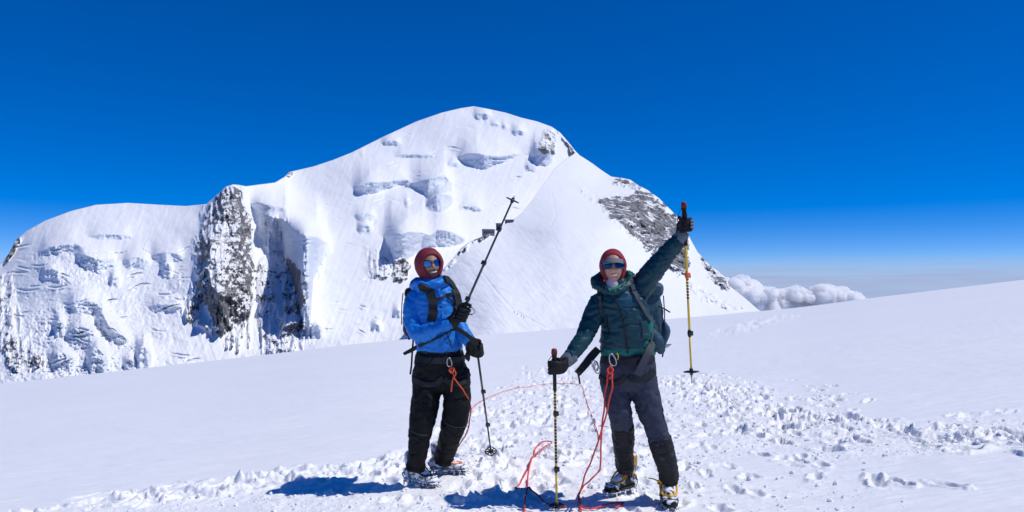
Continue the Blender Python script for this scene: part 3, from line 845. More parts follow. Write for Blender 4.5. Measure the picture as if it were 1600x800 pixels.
def bvh_of(*objs):
    V = []; Fc = []; n = 0
    for o in objs:
        me = o.data; co, _ = co_no(me); V += [Vector(c) for c in co]
        Fc += [[i+n for i in p.vertices] for p in me.polygons]; n += len(co)
    return BVHTree.FromPolygons(V, Fc)
EYE = Vector((0, 0, ZC))
def on_surf(bvh, px, py, off=0.006, fall=5.0):
    d = (pt(px, py, 10.0)-EYE).normalized()
    h, nrm, i, dist = bvh.ray_cast(EYE, d)
    if h is None: return pt(px, py, fall), Vector((0, -1, 0))
    if nrm.dot(d) > 0: nrm = -nrm
    return h+nrm*off, nrm
def ribbon(g, P, Nn, width, thick=0.004, sub=5):
    """flat webbing that follows points P with surface normals Nn"""
    rows = np.array([list(p)+list(n)+[w] for p, n, w in zip(P, Nn, width if not np.isscalar(width) else [width]*len(P))])
    S = catmull(rows, sub); C = S[:, :3]; N = S[:, 3:6]; W = S[:, 6]
    N /= np.linalg.norm(N, axis=1)[:, None]
    T = np.gradient(C, axis=0); T /= np.linalg.norm(T, axis=1)[:, None]+1e-12
    B = np.cross(T, N); B /= np.linalg.norm(B, axis=1)[:, None]+1e-12
    V = []; Fc = []
    for i in range(len(C)):
        for a, b in ((-1, -1), (1, -1), (1, 1), (-1, 1)):
            V.append(C[i]+B[i]*a*W[i]*0.5+N[i]*b*thick*0.5)
    m = len(C)
    for i in range(m-1):
        for k in range(4):
            k2 = (k+1) % 4
            Fc.append([i*4+k, i*4+k2, (i+1)*4+k2, (i+1)*4+k])
    Fc.append([3, 2, 1, 0]); Fc.append([(m-1)*4+k for k in range(4)])
    return g.add(V, Fc)
def surf_ribbon(name, bvh, path, width, mat, parent, off=0.006, thick=0.005, fall=5.0):
    P = []; Nn = []
    # denser sampling so that the webbing hugs the cloth
    pp = catmull(np.array(path, float), 3)
    for q in pp:
        p, n = on_surf(bvh, q[0], q[1], off, fall); P.append(p); Nn.append(n)
    # calm the normals
    A = np.array([n[:] for n in Nn]); K = np.vstack([A[:1], A, A[-1:]]); A = (K[:-2]+2*K[1:-1]+K[2:])/4
    g = Geo(); ribbon(g, P, A, width, thick, 2)
    return g.build(name, mat, parent, smooth=False)

def frame_matrix(o, x, z):
    """matrix with +X along x, +Z near z"""
    x = Vector(x).normalized(); z = Vector(z); y = z.cross(x).normalized(); z = x.cross(y)
    M = Matrix((x, y, z)).transposed().to_4x4(); M.translation = o
    return M

def wrinkles(amp, scale, stretch=(1, 1, 1), seed=0, amp2=None, base=None):
    def f(co, no):
        P = co*np.array(stretch)*scale
        warp = np.stack([noise3(P*0.6, seed+9), noise3(P*0.6+5, seed+10), noise3(P*0.6+11, seed+12)], 1)
        nr_ = noise3(P+0.7*warp, seed); n1 = 1-2*np.abs(nr_); cre = np.exp(-(nr_/0.10)**2)+0.6*np.exp(-(noise3(P*1.7+warp+20, seed+5)/0.10)**2); n2 = noise3(P*2.3+warp, seed+1); n3 = noise3(co*scale*4.5, seed+2)
        a = amp if base is None else amp*base(co)
        return a*(0.25*n1+0.45*n2+0.18*n3-0.75*cre+0.1)
    return f

# ------------------------------------------------------------------ people materials
def snowy(name, col, amount=0.5, scale=18, rough=0.7, zbias=0.6):
    """gear caked with snow"""
    m, nt, b = new_mat(name)
    N = nt.nodes.new; L = nt.links.new
    t = N('ShaderNodeTexCoord'); n = N('ShaderNodeTexNoise'); n.inputs['Scale'].default_value = scale; n.inputs['Detail'].default_value = 5
    L(t.outputs['Object'], n.inputs['Vector'])
    g = N('ShaderNodeNewGeometry'); s = N('ShaderNodeSeparateXYZ'); L(g.outputs['Normal'], s.inputs[0])
    a = N('ShaderNodeMath'); a.operation = 'MULTIPLY_ADD'; a.inputs[1].default_value = 0.16*zbias; L(s.outputs['Z'], a.inputs[0]); L(n.outputs['Fac'], a.inputs[2])
    r = N('ShaderNodeMapRange'); r.inputs['From Min'].default_value = 0.60-0.3*amount+0.05; r.inputs['From Max'].default_value = 0.66-0.3*amount+0.05
    L(a.outputs[0], r.inputs['Value'])
    x = N('ShaderNodeMix'); x.data_type = 'RGBA'; x.inputs[6].default_value = (*col, 1); x.inputs[7].default_value = (0.82, 0.84, 0.88, 1)
    L(r.outputs[0], x.inputs[0]); L(x.outputs[2], b.inputs['Base Color'])
    b.inputs['Roughness'].default_value = rough; b.inputs['Specular IOR Level'].default_value = 0.3
    return m
def attr_mat(name, col, cols, rough=0.7, var=0.2, spec=0.3, scale=40):
    """cloth with panels of other colours given by vertex attributes"""
    m = cloth(name, col, rough, var, scale, 0.15, spec=spec)
    nt = m.node_tree; b = nt.nodes['Principled BSDF']
    src = b.inputs['Base Color'].links[0].from_socket
    for k, c in cols.items():
        a = nt.nodes.new('ShaderNodeAttribute'); a.attribute_name = k
        x = nt.nodes.new('ShaderNodeMix'); x.data_type = 'RGBA'; x.inputs[7].default_value = (*c, 1)
        nt.links.new(a.outputs['Fac'], x.inputs[0]); nt.links.new(src, x.inputs[6]); src = x.outputs[2]
    nt.links.new(src, b.inputs['Base Color'])
    return m
M_BLUE = cloth('blue_nylon', (0.006, 0.19, 0.62), 0.55, 0.12, 14, 0.1, spec=0.35)
M_TEAL = attr_mat('teal_shell', (0.005, 0.046, 0.062), {'green': (0.0, 0.14, 0.115), 'blue': (0.008, 0.07, 0.12)}, 0.5, 0.2)
M_GREEN = cloth('green_lining', (0.005, 0.17, 0.12), 0.6, 0.2, 30)
M_MAROON = cloth('maroon_hood', (0.19, 0.018, 0.032), 0.7, 0.2, 25)
M_RED = cloth('red_hood', (0.27, 0.022, 0.035), 0.75, 0.2, 25)
M_BLACK = cloth('black_softshell', (0.0045, 0.0045, 0.0055), 0.7, 0.35, 20, 0.2, spec=0.25)
M_NAVY = cloth('slate_trousers', (0.030, 0.037, 0.062), 0.7, 0.25, 20, 0.2)
M_GAITER = cloth('black_gaiter', (0.009, 0.009, 0.011), 0.6, 0.35, 25, 0.2)
M_GLOVE = cloth('black_glove', (0.010, 0.010, 0.011), 0.65, 0.4, 60, 0.3, spec=0.3)
M_GREY = cloth('grey_fabric', (0.13, 0.15, 0.18), 0.75, 0.25, 40)
M_STRAP = cloth('dark_webbing', (0.016, 0.017, 0.020), 0.7, 0.3, 60, 0.2)
M_GSTRAP = cloth('grey_webbing', (0.050, 0.056, 0.066), 0.7, 0.3, 60, 0.2)
M_PACK = cloth('black_pack', (0.015, 0.015, 0.014), 0.65, 0.35, 18, 0.2)
M_PACKB = cloth('blue_grey_pack', (0.030, 0.075, 0.115), 0.6, 0.3, 18, 0.2)
M_BUFF = cloth('pink_buff', (0.52, 0.42, 0.50), 0.8, 0.15, 40)
M_ROPE = cloth('orange_rope', (0.72, 0.11, 0.05), 0.7, 0.3, 250, 0.3)
M_ROPER = cloth('red_rope', (0.74, 0.075, 0.055), 0.7, 0.3, 250, 0.3)
M_YEL = cloth('yellow_alloy', (0.78, 0.50, 0.02), 0.35, 0.08, 40, 0, spec=0.5)
M_BLKA = cloth('black_alloy', (0.014, 0.014, 0.016), 0.35, 0.2, 60, 0, spec=0.5)
M_DGREY = cloth('dark_alloy', (0.05, 0.052, 0.058), 0.35, 0.2, 60, 0, spec=0.5)
M_STEEL = cloth('steel', (0.45, 0.46, 0.48), 0.35, 0.15, 60, 0, spec=0.5, metallic=0.9)
M_RUBBER = cloth('black_rubber', (0.012, 0.012, 0.012), 0.6, 0.2, 60, 0.1)
M_CORK = cloth('red_grip_top', (0.16, 0.025, 0.025), 0.6, 0.2, 60, 0.1)
M_ORANGE = cloth('orange_plastic', (0.75, 0.16, 0.03), 0.5, 0.1, 60, 0)
M_YSTRAP = cloth('yellow_strap', (0.80, 0.42, 0.01), 0.6, 0.15, 60, 0.1)
M_BOOTG = snowy('grey_boot_snow', (0.16, 0.17, 0.19), 0.72, 26)
M_CRAMP = snowy('snow_caked_steel', (0.06, 0.06, 0.065), 0.62, 40)
M_BOOTY = snowy('black_boot_snow', (0.018, 0.017, 0.016), 0.55, 24)
M_BOOTO = snowy('ochre_boot_snow', (0.42, 0.24, 0.05), 0.35, 24)
def skin_mat(name, col, lip, stub):
    m = attr_mat(name, col, {'lip': lip, 'stubble': stub}, 0.5, 0.1, 0.35, 60)
    b = m.node_tree.nodes['Principled BSDF']; b.inputs['Subsurface Weight'].default_value = 0.08
    b.inputs['Subsurface Radius'].default_value = (0.012, 0.005, 0.003)
    return m
M_SKINM = skin_mat('tanned_skin', (0.36, 0.19, 0.125), (0.30, 0.10, 0.08), (0.085, 0.05, 0.04))
M_SKINW = skin_mat('fair_skin', (0.50, 0.265, 0.20), (0.42, 0.13, 0.12), (0.5, 0.3, 0.24))
def lens_mat(name, col):
    m, nt, b = new_mat(name)
    b.inputs['Base Color'].default_value = (*col, 1); b.inputs['Metallic'].default_value = 1.0; b.inputs['Roughness'].default_value = 0.12
    return m
M_LENSB = lens_mat('blue_mirror_lens', (0.05, 0.19, 0.46))
M_LENSD = lens_mat('dark_mirror_lens', (0.03, 0.065, 0.12))
M_TEETH = cloth('teeth', (0.62, 0.57, 0.50), 0.35, 0.03, 50, 0, spec=0.5)
# ================================================================== the two climbers
def head_geo(wide=0.076):
    """face looks along +X, up +Z, centre of the skull at the origin; 0.23 m from chin to crown"""
    nu, nv = 72, 56
    V = []; Fc = []
    for i in range(nv+1):
        ph = math.pi*i/nv
        for k in range(nu):
            th = 2*math.pi*k/nu
            dx, dy, dz = math.sin(ph)*math.cos(th), math.sin(ph)*math.sin(th), math.cos(ph)
            x, y, z = 0.096*dx, wide*dy, 0.113*dz
            if z < 0:
                t = -z/0.113
                y *= 1-0.30*t**1.6
                x = x*(1-0.10*t) + (0.020*t if x > 0 else 0.030*t)
            if x > 0:
                f = max(0.0, dx)
                # flat cheeks and forehead
                x -= 0.010*f*(1-abs(dy))*0.5
                x -= 0.013*math.exp(-((abs(y)-0.032)/0.015)**2-((z-0.006)/0.013)**2)       # eye sockets
                x += 0.006*math.exp(-((z-0.026)/0.010)**2)*math.exp(-(y/0.05)**2)            # brow
                pr = math.exp(-((z+0.030)/0.013)**2)*0.023+0.015*math.exp(-((z+0.012)/0.020)**2)
                x += pr*math.exp(-(y/0.0125)**2)                                              # nose
                x += 0.006*math.exp(-((abs(y)-0.014)/0.007)**2-((z+0.034)/0.009)**2)          # nostril wings
                x += 0.007*math.exp(-(y/0.024)**2-((z+0.056)/0.007)**2)                       # upper lip
                x += 0.007*math.exp(-(y/0.021)**2-((z+0.073)/0.007)**2)                       # lower lip
                x -= 0.005*math.exp(-(y/0.028)**2-((z+0.0645)/0.0035)**2)                     # mouth line
                x += 0.008*math.exp(-(y/0.020)**2-((z+0.098)/0.012)**2)                       # chin
                x += 0.006*math.exp(-((abs(y)-0.042)/0.016)**2-((z+0.030)/0.020)**2)          # cheeks
            V.append((x, y, z))
    for i in range(nv):
        for k in range(nu):
            k2 = (k+1) % nu
            Fc.append([i*nu+k, (i+1)*nu+k, (i+1)*nu+k2, i*nu+k2])
    g = Geo().add(V, Fc)
    for s in (-1, 1):
        g.ball((-0.008, s*(wide+0.004), -0.012), (0.018, 0.009, 0.031), 12, 10)
    return g

def head_matrix(c, yaw, pitch, roll):
    """yaw 0 looks at the camera (-Y); + turns to picture right"""
    M = Matrix.Translation(c) @ Matrix.Rotation(math.radians(yaw)-math.pi/2, 4, 'Z') @ Matrix.Rotation(math.radians(-pitch), 4, 'Y') @ Matrix.Rotation(math.radians(roll), 4, 'X')
    return M

def hood_geo(rad, op, tilt, thick, neck, seed, amp):
    """shell round the head; op = half angles of the face opening (side, up, down)"""
    nth, nph = 46, 72
    outer = []; inner = []
    for j in range(nph):
        ph = 2*math.pi*j/nph                     # 0 = up, pi = down, around the face axis
        cu, su = math.cos(ph), math.sin(ph)
        a_ud = op[1] if cu > 0 else op[2]
        t0 = 1/math.sqrt((cu/a_ud)**2+(su/op[0])**2)
        for i in range(nth):
            th = t0+(math.pi-0.02-t0)*(i/(nth-1))**1.15
            d = Vector((math.cos(th), su*math.sin(th), cu*math.sin(th)))
            r = Vector((d.x*rad[0], d.y*rad[1], d.z*rad[2]))
            if d.z < 0: r.z -= neck*(-d.z)**1.2
            if d.z < 0: r.y *= 1-0.10*(-d.z)
            outer.append((r, i))
    P = np.array([o[0][:] for o in outer])
    n1 = noise3(P*np.array((14, 14, 34.)), seed); n2 = noise3(P*30, seed+3)
    sc = 1+amp*n1+amp*0.5*n2
    O = P*sc[:, None]
    I = P*(1-thick/np.linalg.norm(P, axis=1))[:, None]
    V = np.concatenate([O, I]); m = len(O); Fc = []
    for j in range(nph):
        j2 = (j+1) % nph
        for i in range(nth-1):
            Fc.append([j*nth+i, j*nth+i+1, j2*nth+i+1, j2*nth+i])
            Fc.append([m+j*nth+i, m+j2*nth+i, m+j2*nth+i+1, m+j*nth+i+1])
        Fc.append([j*nth, j2*nth, m+j2*nth, m+j*nth])
    g = Geo().add(V, Fc)
    # rolled hem of the opening
    ring = [Vector((O[j*nth]+I[j*nth])/2) for j in range(0, nph, 2)]
    g.tube(ring, [thick*0.62]*len(ring), seg=8, sub=2, closed=True, side=(1, 0, 0))
    return g

def glasses(parent, M, lens_mat_, frame_mat, w=0.034, h=0.022, bridge=0.011, x0=0.098):
    fr = Geo()
    root = None
    lens_objs = []
    for s in (-1, 1):
        nu = 28; V = []; cy = s*(bridge+w*0.95)
        rim = []
        lens = Geo()
        pts = []
        for r in (0.0, 0.5, 0.8, 0.97):
            for k in range(nu):
                a = 2*math.pi*k/nu
                c_, s_ = math.cos(a), math.sin(a)
                yy = r*w*math.copysign(abs(c_)**0.75, c_); zz = r*h*math.copysign(abs(s_)**0.75, s_)
                Y_ = cy+yy; Z_ = 0.004+zz-0.10*abs(yy)*(1 if zz < 0 else 0)
                X_ = x0-0.9*max(0, abs(Y_)-0.010)**1.35*1.9-0.03*abs(zz)
                pts.append((X_, Y_, Z_))
        Fc = []
        for r in range(3):
            for k in range(nu):
                k2 = (k+1) % nu; Fc.append([r*nu+k, r*nu+k2, (r+1)*nu+k2, (r+1)*nu+k])
        back = [(p[0]-0.003, p[1], p[2]) for p in pts]; n0 = len(pts)
        Fc += [[q[3]+n0, q[2]+n0, q[1]+n0, q[0]+n0] for q in Fc]
        for k in range(nu):
            k2 = (k+1) % nu; Fc.append([3*nu+k, 3*nu+k2, n0+3*nu+k2, n0+3*nu+k])
        lens.add(pts+back, Fc)
        lens_objs.append(lens)
        ring = [Vector(p) for p in pts[3*nu:4*nu]]
        fr.tube(ring, [0.0026]*nu, seg=6, sub=1, closed=True)
        e = Vector(pts[3*nu+ (0 if s > 0 else nu//2)])
        fr.tube([e+Vector((0, 0, 0.006)), Vector((0.04, s*0.081, 0.014)), Vector((-0.01, s*0.086, 0.012))], [(0.003, 0.005)]*3, seg=6, sub=3, side=(0, 1, 0))
    fr.tube([Vector((x0, -bridge-0.002, 0.008)), Vector((x0+0.006, 0, 0.011)), Vector((x0, bridge+0.002, 0.008))], [0.003]*3, seg=6, sub=3)
    f = fr.xform(M).build('sunglasses', frame_mat, parent)
    for l in lens_objs:
        l.xform(M).build('lens', lens_mat_, f)
    return f

def glove_geo(p, axis, wrist, hand=1, thumb_up=True, scale=1.0, thumb_out=False):
    """closed hand round a pole through p along 'axis' (towards the thumb)"""
    a = Vector(axis).normalized(); w = wrist-p; X = (w-a*w.dot(a)).normalized(); Yv = a.cross(X)*hand
    s = scale
    L = lambda x, y, z: p+(X*x+Yv*y+a*z)*s
    g = Geo()
    g.tube([wrist, wrist.lerp(L(0.05, 0.030, -0.004), 0.5), L(0.045, 0.030, 0.0), L(0.005, 0.036, 0.0), L(-0.022, 0.030, 0.0)],
           [(0.036*s, 0.030*s), (0.037*s, 0.026*s), (0.043*s, 0.021*s), (0.046*s, 0.018*s), (0.043*s, 0.014*s)], seg=16, sub=4, side=tuple(a), expo=2.6)
    ln = [1.0, 1.06, 1.0, 0.86]
    for i in range(4):
        z = (1.5-i)*0.0235
        ph = [125, 165, 205, 245, 245+55*ln[i]]
        rr = [0.036, 0.037, 0.034, 0.031, 0.030]
        pts = [L(0.004, 0.034, z*0.9)]+[L(rr[k]*math.cos(math.radians(q)), rr[k]*math.sin(math.radians(q)), z-0.003*k) for k, q in enumerate(ph)]
        g.tube(pts, [0.012*s, 0.0128*s, 0.0125*s, 0.012*s, 0.0115*s, 0.0100*s], seg=10, sub=4)
    if thumb_out:
        pts = [L(0.040, 0.026, 0.02), L(0.020, 0.010, 0.052), L(-0.012, -0.006, 0.066), L(-0.038, -0.012, 0.070)]
    else:
        pts = [L(0.042, 0.024, 0.022), L(0.038, 0.002, 0.042), L(0.020, -0.026, 0.047), L(-0.006, -0.034, 0.040)]
    g.tube(pts, [0.016*s, 0.0145*s, 0.013*s, 0.011*s], seg=10, sub=4)
    return g

def boot(parent, loc, yaw, mat, sole_mat, strap_mat, tongue=None, length=0.30, orange=False, lean=0.0):
    """mountain boot with crampon; toe along the yaw direction (0 = picture right, -90 = camera)"""
    M = Matrix.Translation(loc) @ Matrix.Rotation(math.radians(yaw), 4, 'Z')
    k = length/0.30
    st = [(-0.088, .026, .030, .070), (-0.075, .036, .026, .100), (-0.04, .041, .024, .118), (0.0, .043, .024, .118), (0.05, .044, .024, .104), (0.10, .048, .024, .082), (0.15, .049, .024, .068), (0.185, .042, .026, .058), (0.204, .026, .030, .050)]
    g = Geo()
    g.tube([Vector((x*k, 0, (a+b)/2)) for x, w, a, b in st], [(w, (b-a)/2) for x, w, a, b in st], seg=20, sub=3, side=(0, 1, 0), expo=2.6, cap=0.4)
    g.tube([Vector((-0.018, 0, 0.07)), Vector((-0.028, 0, 0.14)), Vector((-0.034, 0, 0.21))], [(0.047, 0.058), (0.049, 0.056), (0.053, 0.060)], seg=18, sub=3, side=(0, 1, 0))
    g.tube([Vector((0.02, 0, 0.14)), Vector((0.07, 0, 0.105)), Vector((0.12, 0, 0.082))], [(0.026, 0.016)]*3, seg=10, sub=3, side=(0, 1, 0))
    g.xform(M)
    b = g.build('boot', mat, parent, remesh=0.007, iters=3, disp=wrinkles(0.003, 30, seed=5))
    s = Geo()
    s.tube([Vector((x*k*1.02, 0, 0.021)) for x, w, a, q in st], [(w*1.05, 0.010) for x, w, a, q in st], seg=16, sub=3, side=(0, 1, 0), expo=3.0, cap=0.3)
    s.xform(M).build('sole', M_CRAMP if orange else sole_mat, b)
    # crampon
    c = Geo()
    for sg in (-1, 1):
        rail = [Vector((-0.085*k, sg*0.030, 0.006)), Vector((-0.03*k, sg*0.040, 0.006)), Vector((0.06*k, sg*0.034, 0.006)), Vector((0.14*k, sg*0.049, 0.006)), Vector((0.20*k, sg*0.030, 0.006))]
        c.tube(rail, [(0.008, 0.003)]*5, seg=6, sub=3, side=(0, 1, 0))
        for x, y in ((-0.078, .032), (-0.03, .042), (0.05, .038), (0.11, .046), (0.155, .050)):
            c.tube([Vector((x*k, sg*y, 0.010)), Vector((x*k, sg*(y+0.006), -0.032))], [(0.010, 0.003), (0.002, 0.0015)], seg=6, sub=1, side=(1, 0, 0))
        c.tube([Vector((0.195*k, sg*0.022, 0.008)), Vector((0.232*k, sg*0.023, -0.004))], [(0.009, 0.003), (0.002, 0.002)], seg=6, sub=1, side=(0, 1, 0))
    for x in (-0.08, -0.02, 0.06, 0.13, 0.185):
        c.tube([Vector((x*k, -0.038, 0.005)), Vector((x*k, 0.038, 0.005))], [(0.007, 0.0028)]*2, seg=6, sub=1, side=(1, 0, 0))
    # toe basket and heel bail standing proud of the boot
    c.tube([Vector((0.13*k, -0.052, 0.02)), Vector((0.165*k, -0.048, 0.060)), Vector((0.185*k, 0, 0.068)), Vector((0.165*k, 0.048, 0.060)), Vector((0.13*k, 0.052, 0.02))], [0.0055]*5, seg=6, sub=4)
    c.tube([Vector((-0.05*k, -0.046, 0.02)), Vector((-0.098*k, -0.03, 0.055)), Vector((-0.104*k, 0, 0.065)), Vector((-0.098*k, 0.03, 0.055)), Vector((-0.05*k, 0.046, 0.02))], [0.0055]*5, seg=6, sub=4)
    c.xform(M)
    c.build('crampon', M_CRAMP, b)
    # ankle strap
    t = Geo()
    q = [Vector((-0.095, 0, 0.085)), Vector((-0.055, 0.052, 0.105)), Vector((0.010, 0.052, 0.140)), Vector((0.052, 0.0, 0.140)), Vector((0.010, -0.052, 0.140)), Vector((-0.055, -0.052, 0.105))]
    t.tube(q, [(0.004, 0.011)]*6, seg=6, sub=4, closed=True, side=(1, 0, 0.2))
    q = [Vector((0.16*k, 0.0, 0.075)), Vector((0.11*k, 0.046, 0.075)), Vector((0.04, 0.053, 0.125)), Vector((0.052, 0, 0.150)), Vector((0.04, -0.053, 0.125)), Vector((0.11*k, -0.046, 0.075))]
    t.tube(q, [(0.004, 0.008)]*6, seg=6, sub=4, closed=True, side=(1, 0, 0.2))
    if not orange:
        t.tube([Vector((-0.03, -0.056, 0.125)), Vector((-0.05, -0.085, 0.135)), Vector((-0.06, -0.125, 0.14))], [(0.004, 0.009)]*3, seg=6, sub=2, side=(0, 0, 1))
    t.xform(M).build('crampon_strap', strap_mat, b)
    if tongue:
        u = Geo(); u.tube([Vector((-0.034, 0, 0.175)), Vector((-0.036, 0, 0.235))], [(0.056, 0.062), (0.058, 0.064)], seg=18, sub=2, side=(0, 1, 0))
        u.tube([Vector((0.03, 0, 0.12)), Vector((0.07, 0.0, 0.10)), Vector((0.10, 0.0, 0.085))], [(0.034, 0.020)]*3, seg=12, sub=2, side=(0, 1, 0))
        u.xform(M).build('boot_collar', tongue, b)
    return b

def carabiner(name, c, size, mat, parent, tilt=0.0, rad=0.0045):
    pts = []
    for k in range(14):
        a = 2*math.pi*k/14
        x = size*0.5*math.cos(a)*(1.0-0.25*math.sin(a)); z = size*math.sin(a)
        pts.append(c+Vector((x*math.cos(tilt)-z*math.sin(tilt), 0.0, x*math.sin(tilt)+z*math.cos(tilt))))
    g = Geo(); g.tube(pts, [rad]*14, seg=6, sub=2, closed=True)
    return g.build(name, mat, parent)

# ------------------------------------------------------------------ MAN in the blue jacket
YM = 5.66
def Mp(px, py, dy=0.0): return pt(px, py, YM+dy)
sM = YM/F
footMR = ground_at(655, 762); footML = pt(702, 741, 5.85)
man = empty('person', ((footMR+footML)/2))
tag(man, 'smiling person in bright blue jacket and maroon hood holding a pole up', 'person')

HM = head_matrix(Mp(671, 413, -0.02), 22, 2, 7)
def face_attrs(M, stub):
    Mi = np.array(M.inverted())
    def loc(co): return co @ Mi[:3, :3].T + Mi[:3, 3]
    def lip(co, no):
        p = loc(co)
        return ((p[:, 0] > 0.06)*np.exp(-(p[:, 1]/0.026)**4)*(np.exp(-((p[:, 2]+0.056)/0.006)**2)+np.exp(-((p[:, 2]+0.074)/0.006)**2))).clip(0, 1)
    def stubble(co, no):
        p = loc(co)
        return stub*((p[:, 0] > 0.0)*sstep(-0.035, -0.052, p[:, 2])*sstep(-0.16, -0.12, p[:, 2])).clip(0, 1)
    return {'lip': lip, 'stubble': stubble}

TORSO_M = ([(687, 553), (687, 544), (685, 530), (682, 512), (680, 492), (678, 472), (676, 457), (671, 446), (669, 437)],
           [(.163, .120), (.178, .140), (.176, .146), (.166, .144), (.158, .140), (.158, .130), (.155, .112), (.112, .090), (.088, .085)])
ARM_MR = [((654, 463, .02), .080), ((647, 480, -.01), .082), ((647, 502, -.05), .076), ((655, 521, -.12), .069), ((675, 517, -.22), .060), ((692, 510, -.25), .053), ((705, 504, -.265), .048)]
ARM_ML = [((702, 461, .02), .078), ((708, 480, .02), .074), ((713, 500, .0), .068), ((721, 517, -.05), .060), ((731, 530, -.11), .052), ((736, 536, -.13), .047)]
LEG_MR = [((668, 578, .0), .118), ((667, 605, -.03), .110), ((664, 632, -.06), .106), ((660, 656, -.08), .101), ((656, 678, -.09), .086), ((654, 700, -.08), .076), ((651, 720, -.06), .069), ((649, 733, -.05), .072)]
LEG_ML = [((711, 580, .0), .114), ((714, 605, -.03), .108), ((714, 632, -.05), .104), ((711, 655, -.04), .101), ((705, 675, .0), .089), ((699, 697, .10), .082), ((695, 710, .16), .077), ((693, 720, .19), .080)]
def limb(g, Pf, spec, shrink=0.0, **kw):
    g.tube([Pf(*p) for p, r in spec], [max(0.02, r-shrink) if np.isscalar(r) else tuple(max(0.02, q-shrink) for q in r) for p, r in spec], **kw)

# body: one continuous skin from head to ankles
g = head_geo(0.075).xform(HM)
g.tube([Mp(670, 424, .0), Mp(671, 438, .02), Mp(674, 455, .03)], [.052, .055, .075], sub=3)
g.tube([Mp(x, y, 0.0) for x, y in TORSO_M[0][1:8]]+[Mp(688, 585, 0)][:0], [(max(.05, a-.035), max(.05, b-.035)) for a, b in TORSO_M[1][1:8]], sub=3)
g.tube([Mp(688, 535), Mp(689, 560), Mp(690, 590)], [(.14, .10), (.145, .11), (.13, .10)], sub=3)
for s in (ARM_MR, ARM_ML, LEG_MR[:-1], LEG_ML[:-1]): limb(g, Mp, s, 0.026, sub=3)
bodyM = g.build('body', M_SKINM, man, remesh=0.006, iters=2, attrs=face_attrs(HM, 0.75))

# jacket
g = Geo()
g.tube([Mp(x, y) for x, y in TORSO_M[0]], TORSO_M[1], seg=28, sub=4, expo=2.3, cap=0.25)
g.tube([Mp(650, 451, .03), Mp(672, 447, .02), Mp(702, 452, .03)], [.055, .07, .055], side=(0, 0, 1))
# turned-down hood of the jacket lying round the collar
g.tube([Mp(645, 447, .03), Mp(650, 443, -.05), Mp(664, 445, -.115), Mp(682, 444, -.11), Mp(693, 438, -.05), Mp(694, 436, .05), Mp(672, 436, .13), Mp(650, 440, .11)],
       [(.030, .030)]*8, closed=True, seg=10, side=(0, 0, 1))
def jm_amp(co):
    z = co[:, 2]
    return 1.0+0.6*np.exp(-((co[:, 2]-Mp(0, 520).z)/0.07)**2)
jacketM = g.build('jacket', M_BLUE, man, remesh=0.010, iters=5, disp=wrinkles(0.009, 10, (0.7, 0.8, 2.3), 3, base=jm_amp))
slM = []
for spec_, sd_ in ((ARM_MR, 6), (ARM_ML, 7)):
    g = Geo(); limb(g, Mp, spec_, cap=0.35, sub=5)
    slM.append(g.build('sleeve', M_BLUE, jacketM, remesh=0.009, iters=3, disp=wrinkles(0.009, 12, (1.5, 0.7, 1.2), sd_)))
bvM = bvh_of(jacketM, *slM)
# zip, hem
surf_ribbon('zip', bvM, [(684, 450), (690, 470), (692, 500), (691, 525), (690, 548)], 0.010, M_BLUE, jacketM, off=0.004, thick=0.006, fall=YM-.15)

surf_ribbon('pocket_zip', bvM, [(698, 522), (703, 534), (706, 544)], 0.007, M_STRAP, jacketM, off=0.004, thick=0.004, fall=YM-.15)
surf_ribbon('hem_cord', bvM, [(657, 549), (672, 551), (690, 552), (706, 551), (718, 549)], 0.010, M_STRAP, jacketM, off=0.002, thick=0.004, fall=YM-.13)
# hood over the head
hood_geo((0.118, 0.112, 0.126), (0.78, 0.66, 0.86), 0, 0.014, 0.020, 4, 0.022).xform(HM @ Matrix.Translation((-0.014, 0.0, 0.004))).build('hood', M_MAROON, man)
glasses(man, HM, M_LENSB, M_BLKA, 0.034, 0.025)
t = Geo(); t.tube([Vector((0.0955, -0.022, -0.062)), Vector((0.1005, 0, -0.066)), Vector((0.0955, 0.022, -0.062))], [(0.003, 0.0055)]*3, seg=8, sub=3, side=(1, 0, 0))
t.xform(HM).build('teeth', M_TEETH, bodyM)

# trousers
g = Geo()
g.tube([Mp(687, 545), Mp(687, 560), Mp(688, 578), Mp(689, 598)], [(.172, .125), (.188, .140), (.196, .145), (.170, .130)], seg=26, sub=4, expo=2.4)
limb(g, Mp, LEG_MR, cap=0.2); limb(g, Mp, LEG_ML, cap=0.2)
trM = g.build('trousers', M_BLACK, man, remesh=0.010, iters=4, disp=wrinkles(0.011, 9, (0.9, 0.9, 1.35), 23))
bvT = bvh_of(trM)
# harness: waist belt and leg loops
surf_ribbon('harness_belt', bvT, [(651, 560), (668, 563), (690, 564), (712, 562), (724, 559)], 0.045, M_STRAP, man, off=0.008, thick=0.008, fall=YM-.15)
surf_ribbon('harness_leg_loop', bvT, [(647, 592), (662, 600), (680, 600), (692, 590)], 0.040, M_STRAP, man, off=0.008, thick=0.008, fall=YM-.12)
surf_ribbon('harness_leg_loop', bvT, [(694, 592), (708, 600), (722, 598), (732, 592)], 0.040, M_STRAP, man, off=0.008, thick=0.008, fall=YM-.12)
surf_ribbon('knee_seam', bvT, [(643, 674), (655, 679), (668, 680)], 0.006, M_GSTRAP, trM, off=0.003, thick=0.003, fall=YM-.1)
surf_ribbon('knee_seam', bvT, [(694, 659), (704, 665), (716, 668), (728, 666)], 0.006, M_GSTRAP, trM, off=0.003, thick=0.003, fall=YM-.1)

